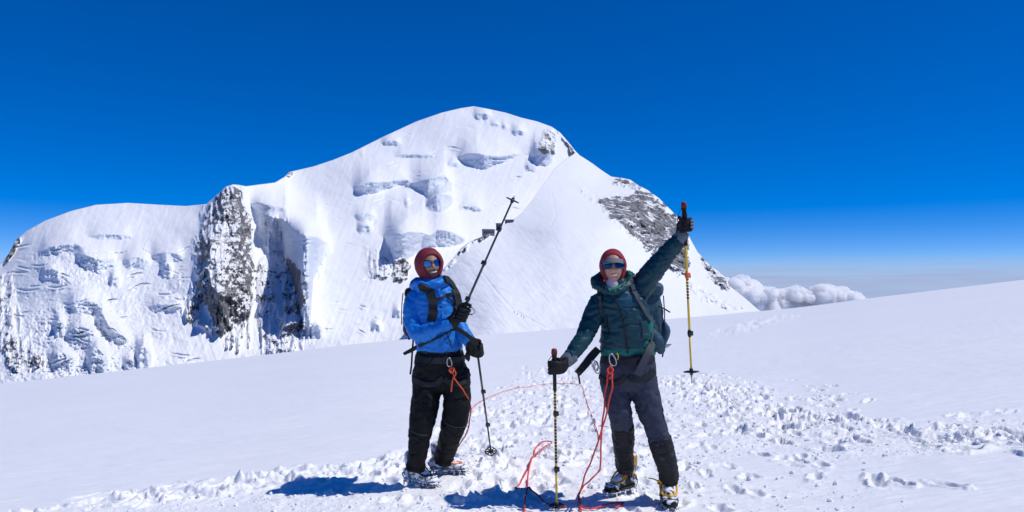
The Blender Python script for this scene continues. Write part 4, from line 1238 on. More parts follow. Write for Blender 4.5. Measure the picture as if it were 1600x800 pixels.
# poles he holds
def trek_pole(name, grip, tip, label, kinds, locks, basket=0.94, grip_len=0.13, grip_mat=None, cap_mat=None, strap=None, marks=None, lower_grip=0.0, basket_r=0.045):
    """grip: top of the handle, tip: point of the spike; kinds: [(from, to, material)] along the shaft"""
    d = (tip-grip); L = d.length; d.normalize()
    root = empty(name, tip if tip.z < grip.z else grip)
    tag(root, label, 'trekking pole')
    at = lambda t: grip+d*(L*t)
    gl = grip_len/L
    h = Geo()
    sd = d.cross(Vector((0, 1, 0))).normalized()
    h.tube([at(0.004), at(gl*0.12), at(gl*0.3), at(gl*0.55), at(gl*0.85), at(gl*1.0)], [(.014, .016), (.019, .021), (.016, .018), (.0165, .0185), (.0155, .017), (.013, .014)], seg=14, sub=3, side=tuple(sd))
    if lower_grip: h.tube([at(gl), at(gl+lower_grip)], [.0125, .0125], seg=12, sub=1)
    h.build('grip', grip_mat or M_RUBBER, root)
    c = Geo(); c.tube([at(-0.008), at(0.012)], [(.019, .023), (.021, .024)], seg=14, sub=1, side=tuple(sd)); c.build('grip_cap', cap_mat or M_RUBBER, root)
    for (a, b, m_, r) in kinds:
        s = Geo(); s.tube([at(a), at(b)], [r, r], seg=12, sub=1, cap=0.0); s.build('shaft', m_, root)
    for t_, m_ in locks:
        s = Geo(); s.tube([at(t_-0.018), at(t_-0.010), at(t_+0.010), at(t_+0.018)], [.010, .0145, .0145, .010], seg=12, sub=2)
        s.box(at(t_)+sd*0.017, (0.014, 0.012, 0.032), frame_matrix((0, 0, 0), sd, d).to_3x3(), 0.003)
        s.build('lock', m_, root)
    for (a, b, m_) in (marks or []):
        s = Geo(); s.tube([at(a), at(b)], [.0088, .0088], seg=12, sub=1, cap=0.0); s.build('marking', m_, root)
    if basket:
        s = Geo()
        u = sd; w = d.cross(u).normalized(); nR = 20
        ring = [at(basket)+u*math.cos(2*math.pi*k/nR)*basket_r*(1+0.10*math.cos(8*math.pi*k/nR))+w*math.sin(2*math.pi*k/nR)*basket_r*(1+0.10*math.cos(8*math.pi*k/nR)) for k in range(nR)]
        s.tube(ring, [(0.006, 0.004)]*nR, seg=6, sub=1, closed=True)
        for k in range(8):
            a = 2*math.pi*k/8; e = at(basket)+(u*math.cos(a)+w*math.sin(a))*basket_r
            s.tube([at(basket), e], [(0.007, 0.003), (0.005, 0.003)], seg=6, sub=1)
        s.tube([at(basket-0.015), at(basket+0.015)], [.013, .011], seg=12, sub=1)
        s.build('basket', M_BLKA, root)
    s = Geo(); s.tube([at(0.955), at(1.0)], [.0065, .003], seg=8, sub=1); s.build('tip', M_STEEL, root)
    if strap: 
        s = Geo(); s.tube([at(0.01)]+strap+[at(0.015)], [(0.002, 0.008)]*(len(strap)+2), seg=6, sub=5); s.build('wrist_strap', M_STRAP, root)
    return root

# right hand and the raised pole
hR = Mp(722, 489, -.285); tipR = Mp(804, 306, -.36)
dR = (tipR-hR).normalized()
gripR = hR-dR*0.045
wristMR = Mp(706, 503, -.265)
glove_geo(hR, dR, wristMR, hand=-1, thumb_out=True, scale=1.12).build('glove', M_GLOVE, man, remesh=0.0048, iters=2)
c_ = Geo(); c_.tube([Mp(699, 507, -.25), Mp(708, 502, -.265), Mp(714, 497, -.275)], [.050, .047, .042], sub=3, cap=0.2); c_.build('glove_cuff', M_GLOVE, man, remesh=0.007, iters=2, disp=wrinkles(0.004, 25, seed=8))
trek_pole('trekking_pole', gripR, tipR, 'black trekking pole pointing up to the sky from the blue jacket person\'s glove', [(0.10, 0.44, M_DGREY, .0088), (0.44, 0.72, M_DGREY, .0078), (0.72, 0.97, M_BLKA, .0066)], [(0.16, M_BLKA), (0.455, M_BLKA), (0.73, M_BLKA)],
          basket=0.965, basket_r=0.042, strap=[Mp(733, 480, -.33), Mp(742, 486, -.34), Mp(738, 491, -.34), Mp(727, 490, -.33)])
# left hand resting on the planted pole
tipL = pt(768, 712, 6.30); topL = Mp(744, 536, -.135)
dL = (topL-tipL).normalized()
hL = topL-dL*0.055
wristML = Mp(737, 537, -.135)
glove_geo(hL, dL, Mp(735, 540, -.06), hand=1, scale=1.15).build('glove', M_GLOVE, man, remesh=0.0048, iters=2)
c_ = Geo(); c_.tube([Mp(729, 527, -.10), Mp(737, 537, -.13), Mp(741, 544, -.135)], [.048, .048, .042], sub=3, cap=0.2)
# two relaxed fingers hanging past the grip
for dx, ln in ((-6, 14), (-2, 17)):
    c_.tube([Mp(736+dx*.4, 547, -.17), Mp(735+dx, 554, -.18), Mp(734+dx, 547+ln, -.17)], [.014, .013, .010], sub=3, seg=8)
c_.build('glove_cuff', M_GLOVE, man, remesh=0.006, iters=2, disp=wrinkles(0.003, 25, seed=9))
trek_pole('trekking_pole', topL, tipL, 'dark grey trekking pole planted in the snow beside the blue jacket person', [(0.10, 0.46, M_DGREY, .0088), (0.44, 0.74, M_DGREY, .0078), (0.72, 0.97, M_BLKA, .0066)], [(0.40, M_BLKA), (0.70, M_BLKA)], basket=0.955,
          strap=[Mp(750, 533, -.16), Mp(752, 540, -.17), Mp(748, 548, -.17)])

# boots
boot(man, footMR+Vector((-0.035, 0.03, 0.016)), -32, M_BOOTG, M_RUBBER, M_STRAP, None, 0.31, True)
boot(man, footML+Vector((-0.062, 0.02, 0.020)), -12, M_BOOTG, M_RUBBER, M_ORANGE, None, 0.31, True)

# backpack
def pack(name, label, Pf, c, hw, hh, hd, mat, pockets=True, lid=1.0):
    root = empty(name, Pf(c[0], c[1], c[2])-Vector((0, 0, hh)))
    tag(root, label, 'backpack')
    g = Geo()
    ctr = Pf(*c)
    prof = [(-1.0, .80, .75), (-.85, .98, .95), (-.4, 1.0, 1.0), (.1, .98, .98), (.6, .92, .9), (.85, .85, .85)]
    g.tube([ctr+Vector((0, 0, z*hh)) for z, a, b in prof], [(a*hw, b*hd) for z, a, b in prof], seg=26, sub=4, expo=3.2, cap=0.25)
    b = g.build('pack_body', mat, root, remesh=0.012, iters=4, disp=wrinkles(0.010, 8, (1, 1, 1.4), 41))
    g = Geo(); g.tube([ctr+Vector((-hw*.80, 0, hh*.98*lid)), ctr+Vector((0, 0, hh*1.07*lid)), ctr+Vector((hw*.80, 0, hh*.98*lid))], [(hd*1.0, .055*lid), (hd*1.08, .07*lid), (hd*1.0, .055*lid)], seg=18, sub=4, side=(0, 1, 0), expo=2.8)
    g.build('pack_lid', mat, root, remesh=0.012, iters=3, disp=wrinkles(0.008, 9, seed=44))
    for s in (-1, 1):
        if pockets: g = Geo(); g.tube([ctr+Vector((s*hw*.98, 0, -hh*.8)), ctr+Vector((s*hw*1.04, -.01, -hh*.35)), ctr+Vector((s*hw*.99, 0, -hh*.1))], [(.020, hd*.6), (.045, hd*.75), (.012, hd*.75)], seg=14, sub=3)
        if pockets: g.build('side_pocket', mat, root)
        g = Geo(); g.tube([ctr+Vector((s*hw*1.0, -hd*.2, hh*.8)), ctr+Vector((s*hw*1.05, -hd*.2, hh*.2)), ctr+Vector((s*hw*1.05, -hd*.2, -hh*.5))], [(.004, .011)]*3, seg=6, sub=3)
        g.build('compression_strap', M_STRAP, root)
    return root
packM = pack('backpack', 'black rucksack on the back of the blue jacket person', Mp, (668, 488, .21), .192, .19, .105, M_PACK, False, 0.8)
# shoulder straps and chest strap lie on the jacket
surf_ribbon('shoulder_strap', bvM, [(656, 448), (664, 449), (672, 457), (676, 470), (677, 486), (674, 503)], [0.066]*16, M_STRAP, packM, off=0.010, thick=0.016, fall=YM-.14)
surf_ribbon('shoulder_strap', bvM, [(694, 437), (701, 440), (708, 450), (713, 463), (716, 478)], [0.060]*13, M_STRAP, packM, off=0.010, thick=0.016, fall=YM-.10)
surf_ribbon('chest_strap', bvM, [(676, 471), (688, 467), (698, 461), (708, 457)], 0.020, M_STRAP, packM, off=0.010, thick=0.005, fall=YM-.15)
surf_ribbon('hose', bvM, [(697, 462), (704, 470), (711, 479)], 0.012, M_STRAP, packM, off=0.012, thick=0.010, fall=YM-.15)
# open hip belt: passes in front of the belly, one end stands out behind the elbow
g = Geo(); g.tube([Mp(631, 553, -.02), Mp(645, 546, -.03), Mp(658, 538, -.06)], [(.012, .006), (.016, .007), (.016, .007)], seg=8, sub=3, side=(0, 0, 1)); g.build('hip_belt', M_STRAP, packM)
P = []; Nn = []
for q in [(655, 540), (668, 534), (682, 527), (696, 519), (706, 514)]:
    p, n = on_surf(bvM, q[0], q[1], .010, YM-.16); P.append(p); Nn.append(n)
g = Geo(); ribbon(g, P, Nn, .026, .010); g.build('hip_belt', M_STRAP, packM, smooth=False)
g = Geo(); ribbon(g, [Mp(704, 514, -.20), Mp(714, 514, -.21), Mp(726, 521, -.21), Mp(738, 530, -.20), Mp(747, 536, -.19)], [Vector((0, -1, 0.2))]*5, [.030, .032, .030, .034, .032], .010); g.build('hip_belt', M_STRAP, packM, smooth=False)
# loose strap ends hanging at his side
for pth in ([(640, 505), (640, 520), (639, 531)], [(646, 528), (644, 552), (643, 570), (641, 585)]):
    g = Geo(); ribbon(g, [Mp(x, y, .05) for x, y in pth], [Vector((0.2, -1, 0))]*len(pth), .014, .004); g.build('strap_end', M_STRAP, packM, smooth=False)

# ------------------------------------------------------------------ WOMAN in the teal jacket
YW = 5.12
def Wp(px, py, dy=0.0): return pt(px, py, YW+dy)
footWR = pt(972, 772, 5.35); footWL = ground_at(1045, 793)
woman = empty('person', (footWR+footWL)/2)
tag(woman, 'person in dark teal jacket and red hood with one arm raised', 'person')
HW = head_matrix(Wp(958, 417, -0.03), -6, 3, 3)
TORSO_W = ([(981, 555), (981, 545), (981, 528), (980, 510), (976, 490), (970, 472), (966, 459), (962, 449), (960, 440)],
           [(.188, .125), (.192, .140), (.190, .150), (.180, .150), (.170, .142), (.165, .130), (.152, .108), (.105, .092), (.085, .085)])
ARM_WR = [((940, 467, .02), .072), ((931, 485, .0), .072), ((922, 507, -.03), .068), ((911, 529, -.08), .061), ((900, 545, -.12), .054), ((890, 559, -.15), .047)]
ARM_WL = [((992, 462, .02), .088), ((1006, 443, .02), .086), ((1020, 424, .0), .078), ((1036, 405, -.02), .069), ((1052, 385, -.04), .058), ((1064, 370, -.05), .049)]
LEG_WR = [((960, 580, .0), .105), ((961, 605, -.02), .098), ((966, 632, -.04), .088), ((970, 652, -.04), .080), ((973, 668, .02), .076), ((974, 690, .09), .074), ((975, 712, .16), .066), ((977, 733, .23), .070)]
LEG_WL = [((1001, 580, .0), .108), ((1007, 610, -.02), .100), ((1015, 640, -.04), .090), ((1024, 666, -.05), .080), ((1031, 688, -.05), .077), ((1038, 712, -.04), .074), ((1044, 735, -.01), .068), ((1046, 752, .02), .070)]
g = head_geo(0.071).xform(HW)
g.tube([Wp(959, 428, .0), Wp(960, 440, .01), Wp(964, 455, .03)], [.048, .050, .07], sub=3)
g.tube([Wp(x, y, 0.0) for x, y in TORSO_W[0][1:8]], [(max(.05, a-.035), max(.05, b-.035)) for a, b in TORSO_W[1][1:8]], sub=3)
g.tube([Wp(981, 535), Wp(981, 560), Wp(981, 590)], [(.14, .10), (.145, .11), (.13, .10)], sub=3)
for s in (ARM_WR, ARM_WL, LEG_WR[:-1], LEG_WL[:-1]): limb(g, Wp, s, 0.026, sub=3)
bodyW = g.build('body', M_SKINW, woman, remesh=0.006, iters=2, attrs=face_attrs(HW, 0.0))
t = Geo(); t.tube([Vector((0.0965, -0.018, -0.0625)), Vector((0.1005, 0, -0.065)), Vector((0.0965, 0.018, -0.0625))], [(0.003, 0.0045)]*3, seg=8, sub=3, side=(1, 0, 0))
t.xform(HW).build('teeth', M_TEETH, bodyW)
# jacket
g = Geo()
g.tube([Wp(x, y) for x, y in TORSO_W[0]], TORSO_W[1], seg=28, sub=4, expo=2.3, cap=0.25)
g.tube([Wp(940, 456, .03), Wp(965, 452, .02), Wp(990, 452, .03)], [.05, .065, .06], side=(0, 0, 1))
zhem = Wp(0, 546).z
def w_green(co, no):
    px = 800+F*co[:, 0]/co[:, 1]; py = HZ-F*(co[:, 2]-ZC)/co[:, 1]
    hem = sstep(544, 547, py+0.02*(px-980))*(py < 600)
    side = sstep(-2, 3, poly_mask(px, py, [(1012, 500), (1024, 490), (1032, 520), (1030, 556), (1006, 552), (1004, 540), (1016, 522)]))
    return np.clip(hem+side, 0, 1)*(py > 480)
def w_blue(co, no):
    px = 800+F*co[:, 0]/co[:, 1]; py = HZ-F*(co[:, 2]-ZC)/co[:, 1]
    return 0.8*sstep(-2, 3, poly_mask(px, py, [(955, 466), (970, 458), (990, 452), (1000, 466), (985, 482), (965, 480)]))
jacketW = g.build('jacket', M_TEAL, woman, remesh=0.009, iters=5, disp=wrinkles(0.012, 9, (0.8, 0.8, 2.0), 13), attrs={'green': w_green, 'blue': w_blue})
zero = lambda c, n: np.zeros(len(c))
slW = []
for spec_, sd_ in ((ARM_WR, 16), (ARM_WL, 17)):
    g = Geo(); limb(g, Wp, spec_, cap=0.35, sub=5)
    slW.append(g.build('sleeve', M_TEAL, jacketW, remesh=0.009, iters=3, disp=wrinkles(0.011, 12, (1.3, 0.8, 1.2), sd_), attrs={'green': zero, 'blue': zero}))
bvW = bvh_of(jacketW, *slW)
surf_ribbon('zip', bvW, [(960, 458), (967, 480), (974, 505), (978, 530), (981, 552)], 0.009, M_STRAP, jacketW, off=0.007, thick=0.008, fall=YW-.15)
surf_ribbon('pocket_zip', bvW, [(948, 492), (950, 508), (951, 524)], 0.006, M_STRAP, jacketW, off=0.004, thick=0.004, fall=YW-.15)
surf_ribbon('pocket_zip', bvW, [(1000, 500), (1003, 514), (1003, 528)], 0.006, M_STRAP, jacketW, off=0.004, thick=0.004, fall=YW-.15)
# turned down jacket hood round the neck with its green lining
g = Geo()
col_pts = [(929, 436, .06), (931, 444, -.02), (942, 452, -.09), (957, 457, -.125), (972, 452, -.10), (985, 442, -.03), (987, 432, .06), (972, 430, .15), (945, 430, .15)]
g.tube([Wp(*p) for p in col_pts], [(.028, .026), (.036, .030), (.028, .024), (.018, .018), (.024, .022), (.034, .030), (.036, .03), (.03, .03), (.03, .03)], closed=True, seg=10, side=(0, 0, 1), sub=5)
g.build('collar', M_TEAL, woman, remesh=0.008, iters=2, disp=wrinkles(0.013, 16, seed=31), attrs={'green': lambda c, n: np.zeros(len(c)), 'blue': lambda c, n: np.zeros(len(c))})
g = Geo()
lin = [(931, 432, .05), (934, 441, -.02), (943, 448, -.085), (956, 453, -.115), (970, 447, -.09), (982, 437, -.02), (984, 427, .06), (970, 424, .13), (945, 424, .13)]
g.tube([Wp(*p) for p in lin], [(.013, .016)]*9, closed=True, seg=8, side=(0, 0, 1), sub=5)
g.build('collar_lining', M_GREEN, woman, disp=wrinkles(0.003, 25, seed=33))
g = Geo(); g.tube([Wp(937, 436, .06), Wp(940, 442, -.02), Wp(948, 446, -.06)], [.022, .024, .016], sub=3); g.build('collar_inner', M_MAROON, woman)
# neck gaiter
g = Geo(); g.tube([Wp(958, 437, -.02), Wp(957, 442, -.03), Wp(956, 449, -.03)], [(.044, .058), (.050, .066), (.060, .072)], seg=22, sub=4); g.build('neck_gaiter', M_BUFF, woman, disp=wrinkles(0.006, 22, (1, 1, 2.2), 35))
# hood, cap brim, glasses
hood_geo((0.110, 0.094, 0.122), (0.93, 0.74, 1.30), 0, 0.009, 0.020, 14, 0.02).xform(HW @ Matrix.Translation((-0.016, 0.0, 0.006))).build('hood', M_RED, woman)
g = Geo()
nb = 17; V = []; Fc = []
for j in range(6):
    for i in range(nb):
        a = math.radians(-72+144*i/(nb-1)); r = 1.0+0.085*j*math.cos(a*0.9)
        V.append((0.100*math.cos(a)*(r+0.02)-0.006, 0.080*math.sin(a)*(1+0.01*j), 0.052-0.010*j*(0.6)-0.012*(1-math.cos(a))*1.2))
n0 = len(V); V += [(x, y, z-0.005) for x, y, z in V]
for j in range(5):
    for i in range(nb-1):
        q = [j*nb+i, j*nb+i+1, (j+1)*nb+i+1, (j+1)*nb+i]; Fc.append(q); Fc.append([k+n0 for k in q[::-1]])
for i in range(nb-1):
    Fc.append([5*nb+i, 5*nb+i+1, n0+5*nb+i+1, n0+5*nb+i])
g.add(V, Fc).xform(HW).build('cap_brim', M_GREY, woman)
glasses(woman, HW @ Matrix.Translation((0.0, 0, 0.002)), M_LENSD, M_BLKA, 0.034, 0.023)

# trousers and gaiters
g = Geo()
g.tube([Wp(981, 545), Wp(981, 560), Wp(981, 578), Wp(981, 598)], [(.175, .120), (.188, .135), (.190, .140), (.160, .125)], seg=26, sub=4, expo=2.4)
limb(g, Wp, LEG_WR[:6], cap=0.2); limb(g, Wp, LEG_WL[:6], cap=0.2)
trW = g.build('trousers', M_NAVY, woman, remesh=0.009, iters=4, disp=wrinkles(0.010, 9, (0.9, 0.9, 1.4), 53))
for leg, y0 in ((LEG_WR, 662), (LEG_WL, 682)):
    P3 = np.array([[*Wp(*p), r] for p, r in leg]); yy = np.array([p[1] for p, r in leg])
    S = catmull(np.column_stack([P3, yy]), 6); S = S[S[:, 4] >= y0]
    g = Geo(); g.tube([Vector(r[:3]) for r in S[::3]]+[Vector(S[-1][:3])], [r[3]+.006-.008*k/len(S[::3]) for k, r in enumerate(S[::3])]+[S[-1][3]-.006], seg=22, sub=2, cap=0.12)
    g.build('gaiter', M_GAITER, woman, remesh=0.008, iters=3, disp=wrinkles(0.008, 12, (1, 1, 1.7), int(y0)))
bvP = bvh_of(trW, jacketW)
surf_ribbon('harness_belt', bvP, [(940, 562), (958, 565), (980, 566), (1000, 564), (1020, 560)], 0.045, M_STRAP, woman, off=0.008, thick=0.008, fall=YW-.15)
surf_ribbon('harness_leg_loop', bvP, [(938, 588), (950, 598), (966, 598), (978, 588)], 0.036, M_STRAP, woman, off=0.008, thick=0.008, fall=YW-.12)
surf_ribbon('harness_leg_loop', bvP, [(982, 588), (992, 594), (1008, 590), (1022, 580)], 0.036, M_STRAP, woman, off=0.008, thick=0.008, fall=YW-.12)
carabiner('carabiner', Wp(957, 562, -.20), 0.042, M_STEEL, woman, 0.3)
for k, (x, y) in enumerate(((931, 572), (933, 576), (929, 570))): carabiner('gear_carabiner', Wp(x, y, -.06-.02*k), 0.034, M_STEEL, woman, 0.2*k, 0.004)
g = Geo(); g.tube([Wp(964, 552, -.165), Wp(966, 557, -.17), Wp(965, 562, -.17)], [(.004, .003)]*3, seg=6, sub=2); g.build('zip_pull', M_YSTRAP, jacketW)

# left hand and raised pole
topA = Wp(1068.5, 320, -.075); tipA = Wp(1081, 599, -.075)
dA = (topA-tipA).normalized(); hA = topA-dA*0.135
glove_geo(hA, dA, Wp(1062, 372, -.03), hand=-1, scale=1.05).build('glove', M_GLOVE, woman, remesh=0.0046, iters=2)
g = Geo(); g.tube([Wp(1060, 376, -.05), Wp(1065, 369, -.052), Wp(1068, 363, -.052)], [.051, .049, .040], sub=3, cap=0.2); g.build('glove_cuff', M_GREY, woman, remesh=0.007, iters=2, disp=wrinkles(0.003, 25, seed=61))
g = Geo()
for zz in (-.022, 0, .022):
    c0 = hA+dA*zz
    g.tube([c0+Vector((.030, -.046, .0)), c0+Vector((.050, -.032, -.002)), c0+Vector((.055, -.008, -.004))], [(.004, .009)]*3, seg=6, sub=3)
g.build('knuckle_guard', M_GREY, woman)
trek_pole('trekking_pole', topA, tipA, 'yellow trekking pole with black handle held aloft in the raised hand', [(0.10, 0.42, M_YEL, .0088), (0.40, 0.73, M_YEL, .0080), (0.72, 0.955, M_YEL, .0070)], [(0.395, M_ORANGE), (0.720, M_BLKA)], basket=0.935, cap_mat=M_CORK, lower_grip=0.12,
          marks=[(0.372, 0.385, M_BLKA)]+[(0.415+0.017*k, 0.424+0.017*k, M_BLKA) for k in range(7)], strap=[topA+Vector((-.03, -.02, -.04)), topA+Vector((-.05, -.03, -.10)), topA+Vector((-.035, -.04, -.16)), topA+Vector((0.01, -.045, -.09))])
# right hand and planted pole
tipB = ground_at(870, 796)+Vector((0, 0, -0.01)); topB = Wp(866, 549, -.19)
dB = (topB-tipB).normalized(); hB = topB-dB*0.105
glove_geo(hB, dB, Wp(886, 562, -.17), hand=-1, scale=1.0).build('glove', M_GLOVE, woman, remesh=0.0046, iters=2)
g = Geo(); g.tube([Wp(895, 555, -.14), Wp(887, 562, -.155), Wp(881, 567, -.165)], [.050, .050, .042], sub=3, cap=0.2); g.build('glove_cuff', M_GREY, woman, remesh=0.007, iters=2, disp=wrinkles(0.003, 25, seed=63))
trek_pole('trekking_pole', topB, tipB, 'yellow and black trekking pole planted in the snow in front of the teal jacket person', [(0.10, 0.42, M_YEL, .0085), (0.40, 0.73, M_YEL, .0080), (0.72, 0.955, M_YEL, .0072)], [(0.385, M_BLKA), (0.735, M_BLKA)], basket=0.965, cap_mat=M_CORK, lower_grip=0.12,
          marks=[(0.24+0.02*k, 0.252+0.02*k, M_BLKA) for k in range(6)]+[(0.42+0.02*k, 0.434+0.02*k, M_BLKA) for k in range(14)], strap=[topB+Vector((-.02, -.03, -.03)), topB+Vector((-.045, -.03, -.07)), topB+Vector((-.03, -.03, -.11))])
boot(woman, footWR+Vector((0.035, 0.05, 0.022)), -142, M_BOOTY, M_RUBBER, M_YSTRAP, M_BOOTO, 0.29)
boot(woman, footWL+Vector((0.005, 0.075, 0.022)), -94, M_BOOTY, M_RUBBER, M_YSTRAP, M_BOOTO, 0.29)

packW = pack('backpack', 'blue grey rucksack on the back of the teal jacket person', Wp, (1000, 500, .225), .165, .22, .105, M_PACKB)
surf_ribbon('shoulder_strap', bvW, [(987, 444), (991, 458), (998, 472), (1007, 488), (1016, 502)], [0.026]*13, M_GSTRAP, packW, off=0.009, thick=0.012, fall=YW-.12)
surf_ribbon('shoulder_strap', bvW, [(938, 455), (938, 468), (938, 484), (941, 492)], [0.022]*10, M_GSTRAP, packW, off=0.009, thick=0.010, fall=YW-.12)
g = Geo(); ribbon(g, [Wp(935, 545, -.04), Wp(925, 556, -.06), Wp(914, 570, -.09), Wp(902, 584, -.11)], [Vector((-.3, -1, 0.1))]*4, [.05, .055, .052, .046], .016); g.build('hip_belt', M_STRAP, packW, smooth=False)
g = Geo(); ribbon(g, [Wp(903, 583, -.11), Wp(905, 592, -.11), Wp(906, 600, -.11)], [Vector((-.3, -1, 0))]*3, .012, .004); g.build('strap_end', M_STRAP, packW, smooth=False)
g = Geo(); ribbon(g, [Wp(1020, 535, -.10), Wp(1014, 548, -.17), Wp(1006, 565, -.19), Wp(996, 586, -.19)], [Vector((.25, -1, 0.15))]*4, [.05, .05, .050, .056], .014); g.build('hip_belt', M_GSTRAP, packW, smooth=False)
g = Geo(); g.tube([Wp(1019, 520, -.05), Wp(1028, 535, -.03), Wp(1033, 548, .0)], [(.035, .04), (.05, .05), (.03, .04)], sub=4); g.build('hip_pocket', M_PACKB, packW, remesh=0.009, iters=2, disp=wrinkles(0.006, 15, seed=71))
g = Geo(); ribbon(g, [Wp(1022, 500, .0), Wp(1020, 522, -.10), Wp(1016, 540, -.14)], [Vector((.4, -1, 0))]*3, .014, .004); g.build('load_strap', M_GSTRAP, packW, smooth=False)
for pth in ([(1028, 478), (1037, 482), (1047, 488)], [(1034, 482), (1035, 495), (1037, 503)], [(1037, 545), (1036, 552), (1035, 558)]):
    g = Geo(); ribbon(g, [Wp(x, y, .10) for x, y in pth], [Vector((0.2, -1, 0.1))]*3, .010, .003); g.build('strap_end', M_STRAP, packW, smooth=False)
# ice axe head sticking out of the pack
axe = empty('ice_axe', Wp(1034, 542, .12)); tag(axe, 'steel ice axe strapped to the blue grey rucksack', 'ice axe')
g = Geo(); g.tube([Wp(1030, 543, .12), Wp(1040, 541, .12), Wp(1049, 538, .12)], [(.016, .003), (.014, .003), (.004, .002)], sub=3, seg=8, side=(0, 0, 1)); g.build('axe_head', M_STEEL, axe)
g = Geo(); g.tube([Wp(1032, 543, .13), Wp(1029, 500, .15), Wp(1024, 455, .17)], [(.011, .008)]*3, sub=3, seg=10); g.build('axe_shaft', M_DGREY, axe)

# ------------------------------------------------------------------ ropes
def rope(name, label, pts, mat, r=0.0055, group=None, parent=None):
    S = catmull(np.array([list(p) for p in pts]), 8)
    n = len(S); rr = np.arange(n)
    jig = np.stack([noise3(np.stack([rr*0.21, rr*0+k*7.1, rr*0], 1), 90+k) for k in range(3)], 1)*0.004
    S = S+jig
    S[:, 2] = np.maximum(S[:, 2], surf_z(S[:, 0], S[:, 1])+r*0.7)
    g = Geo(); g.tube([Vector(p) for p in S], [r]*n, seg=8, sub=1)
    o = g.build(name, mat, parent)
    if label: tag(o, label, 'rope', group)
    return o
def gnd(px, py, up=0.010):
    p = ground_at(px, py); return p+Vector((0, 0, up+0.012))
# orange knot at the man's harness
ropeO = rope('climbing_rope', 'orange climbing rope tied into the blue jacket person\'s harness and trailing to the snow',
     [Mp(703, 572, -.17), Mp(706, 580, -.18), Mp(709, 588, -.18), Mp(716, 600, -.17), Mp(726, 612, -.15), Mp(735, 632, -.05), Mp(734, 655, 0.05), Mp(728, 678, .12), Mp(719, 694, .25), gnd(712, 706)], M_ROPE, .005)
kn = Geo(); kn.tube([Mp(703, 572, -.175), Mp(709, 577, -.19), Mp(706, 583, -.20), Mp(702, 578, -.19), Mp(708, 574, -.18), Mp(712, 584, -.185), Mp(708, 591, -.19), Mp(706, 600, -.185), Mp(705, 612, -.18)], [.0055]*9, seg=8, sub=6)
kn.build('knot', M_ROPE, ropeO)
carabiner('carabiner', Mp(702, 566, -.175), 0.034, M_STEEL, man, 0.1)
rope('climbing_rope', 'thin orange rope lying in an arc on the trodden snow between the two climbers',
     [gnd(722, 672), gnd(735, 645), gnd(752, 628), gnd(790, 611), gnd(825, 604), gnd(865, 599), gnd(905, 601), gnd(914, 622), gnd(922, 645), gnd(932, 672), gnd(938, 690)], M_ROPE, .005)
ropeR = rope('climbing_rope', 'red rope hanging in strands from the teal jacket person\'s harness to the snow',
     [Wp(955, 574, -.19), Wp(951, 584, -.20), Wp(947, 604, -.20), Wp(944, 640, -.20), Wp(941, 672, -.19), Wp(939, 705, -.16), Wp(938, 728, -.14), Wp(934, 738, -.14), Wp(922, 751, -.12), gnd(913, 764), gnd(906, 776), gnd(905, 788), gnd(909, 798), gnd(925, 800), gnd(950, 794), gnd(975, 793), gnd(962, 800)], M_ROPER, .0058)
rope('strand', None,
     [Wp(954, 576, -.19), Wp(957, 590, -.205), Wp(955, 612, -.21), Wp(947, 650, -.21), Wp(937, 685, -.22), Wp(926, 715, -.22), Wp(914, 742, -.20), Wp(908, 762, -.16), gnd(905, 782), gnd(908, 802), gnd(913, 830)], M_ROPER, .0058, parent=ropeR)
kn = Geo(); kn.tube([Wp(953, 572, -.20), Wp(958, 578, -.215), Wp(953, 584, -.215), Wp(949, 578, -.205), Wp(955, 574, -.20), Wp(956, 586, -.21), Wp(952, 592, -.21)], [.006]*7, seg=8, sub=6)
kn.build('knot', M_ROPER, ropeR)
rope('climbing_rope', 'slack loop of red rope standing on the snow left of the planted yellow pole',
     [gnd(817, 830), gnd(820, 795), gnd(824, 765), gnd(829, 742)+Vector((0, 0, .02)), gnd(840, 722)+Vector((0, 0, .03)), gnd(853, 706)+Vector((0, 0, .03)), gnd(862, 698)+Vector((0, 0, .02)), gnd(858, 693), gnd(846, 694), gnd(838, 703), gnd(834, 722), gnd(829, 741), gnd(820, 752), gnd(812, 762), gnd(805, 769), gnd(815, 770), gnd(832, 773), gnd(848, 786), gnd(862, 794), gnd(885, 797)], M_ROPER, .0062)
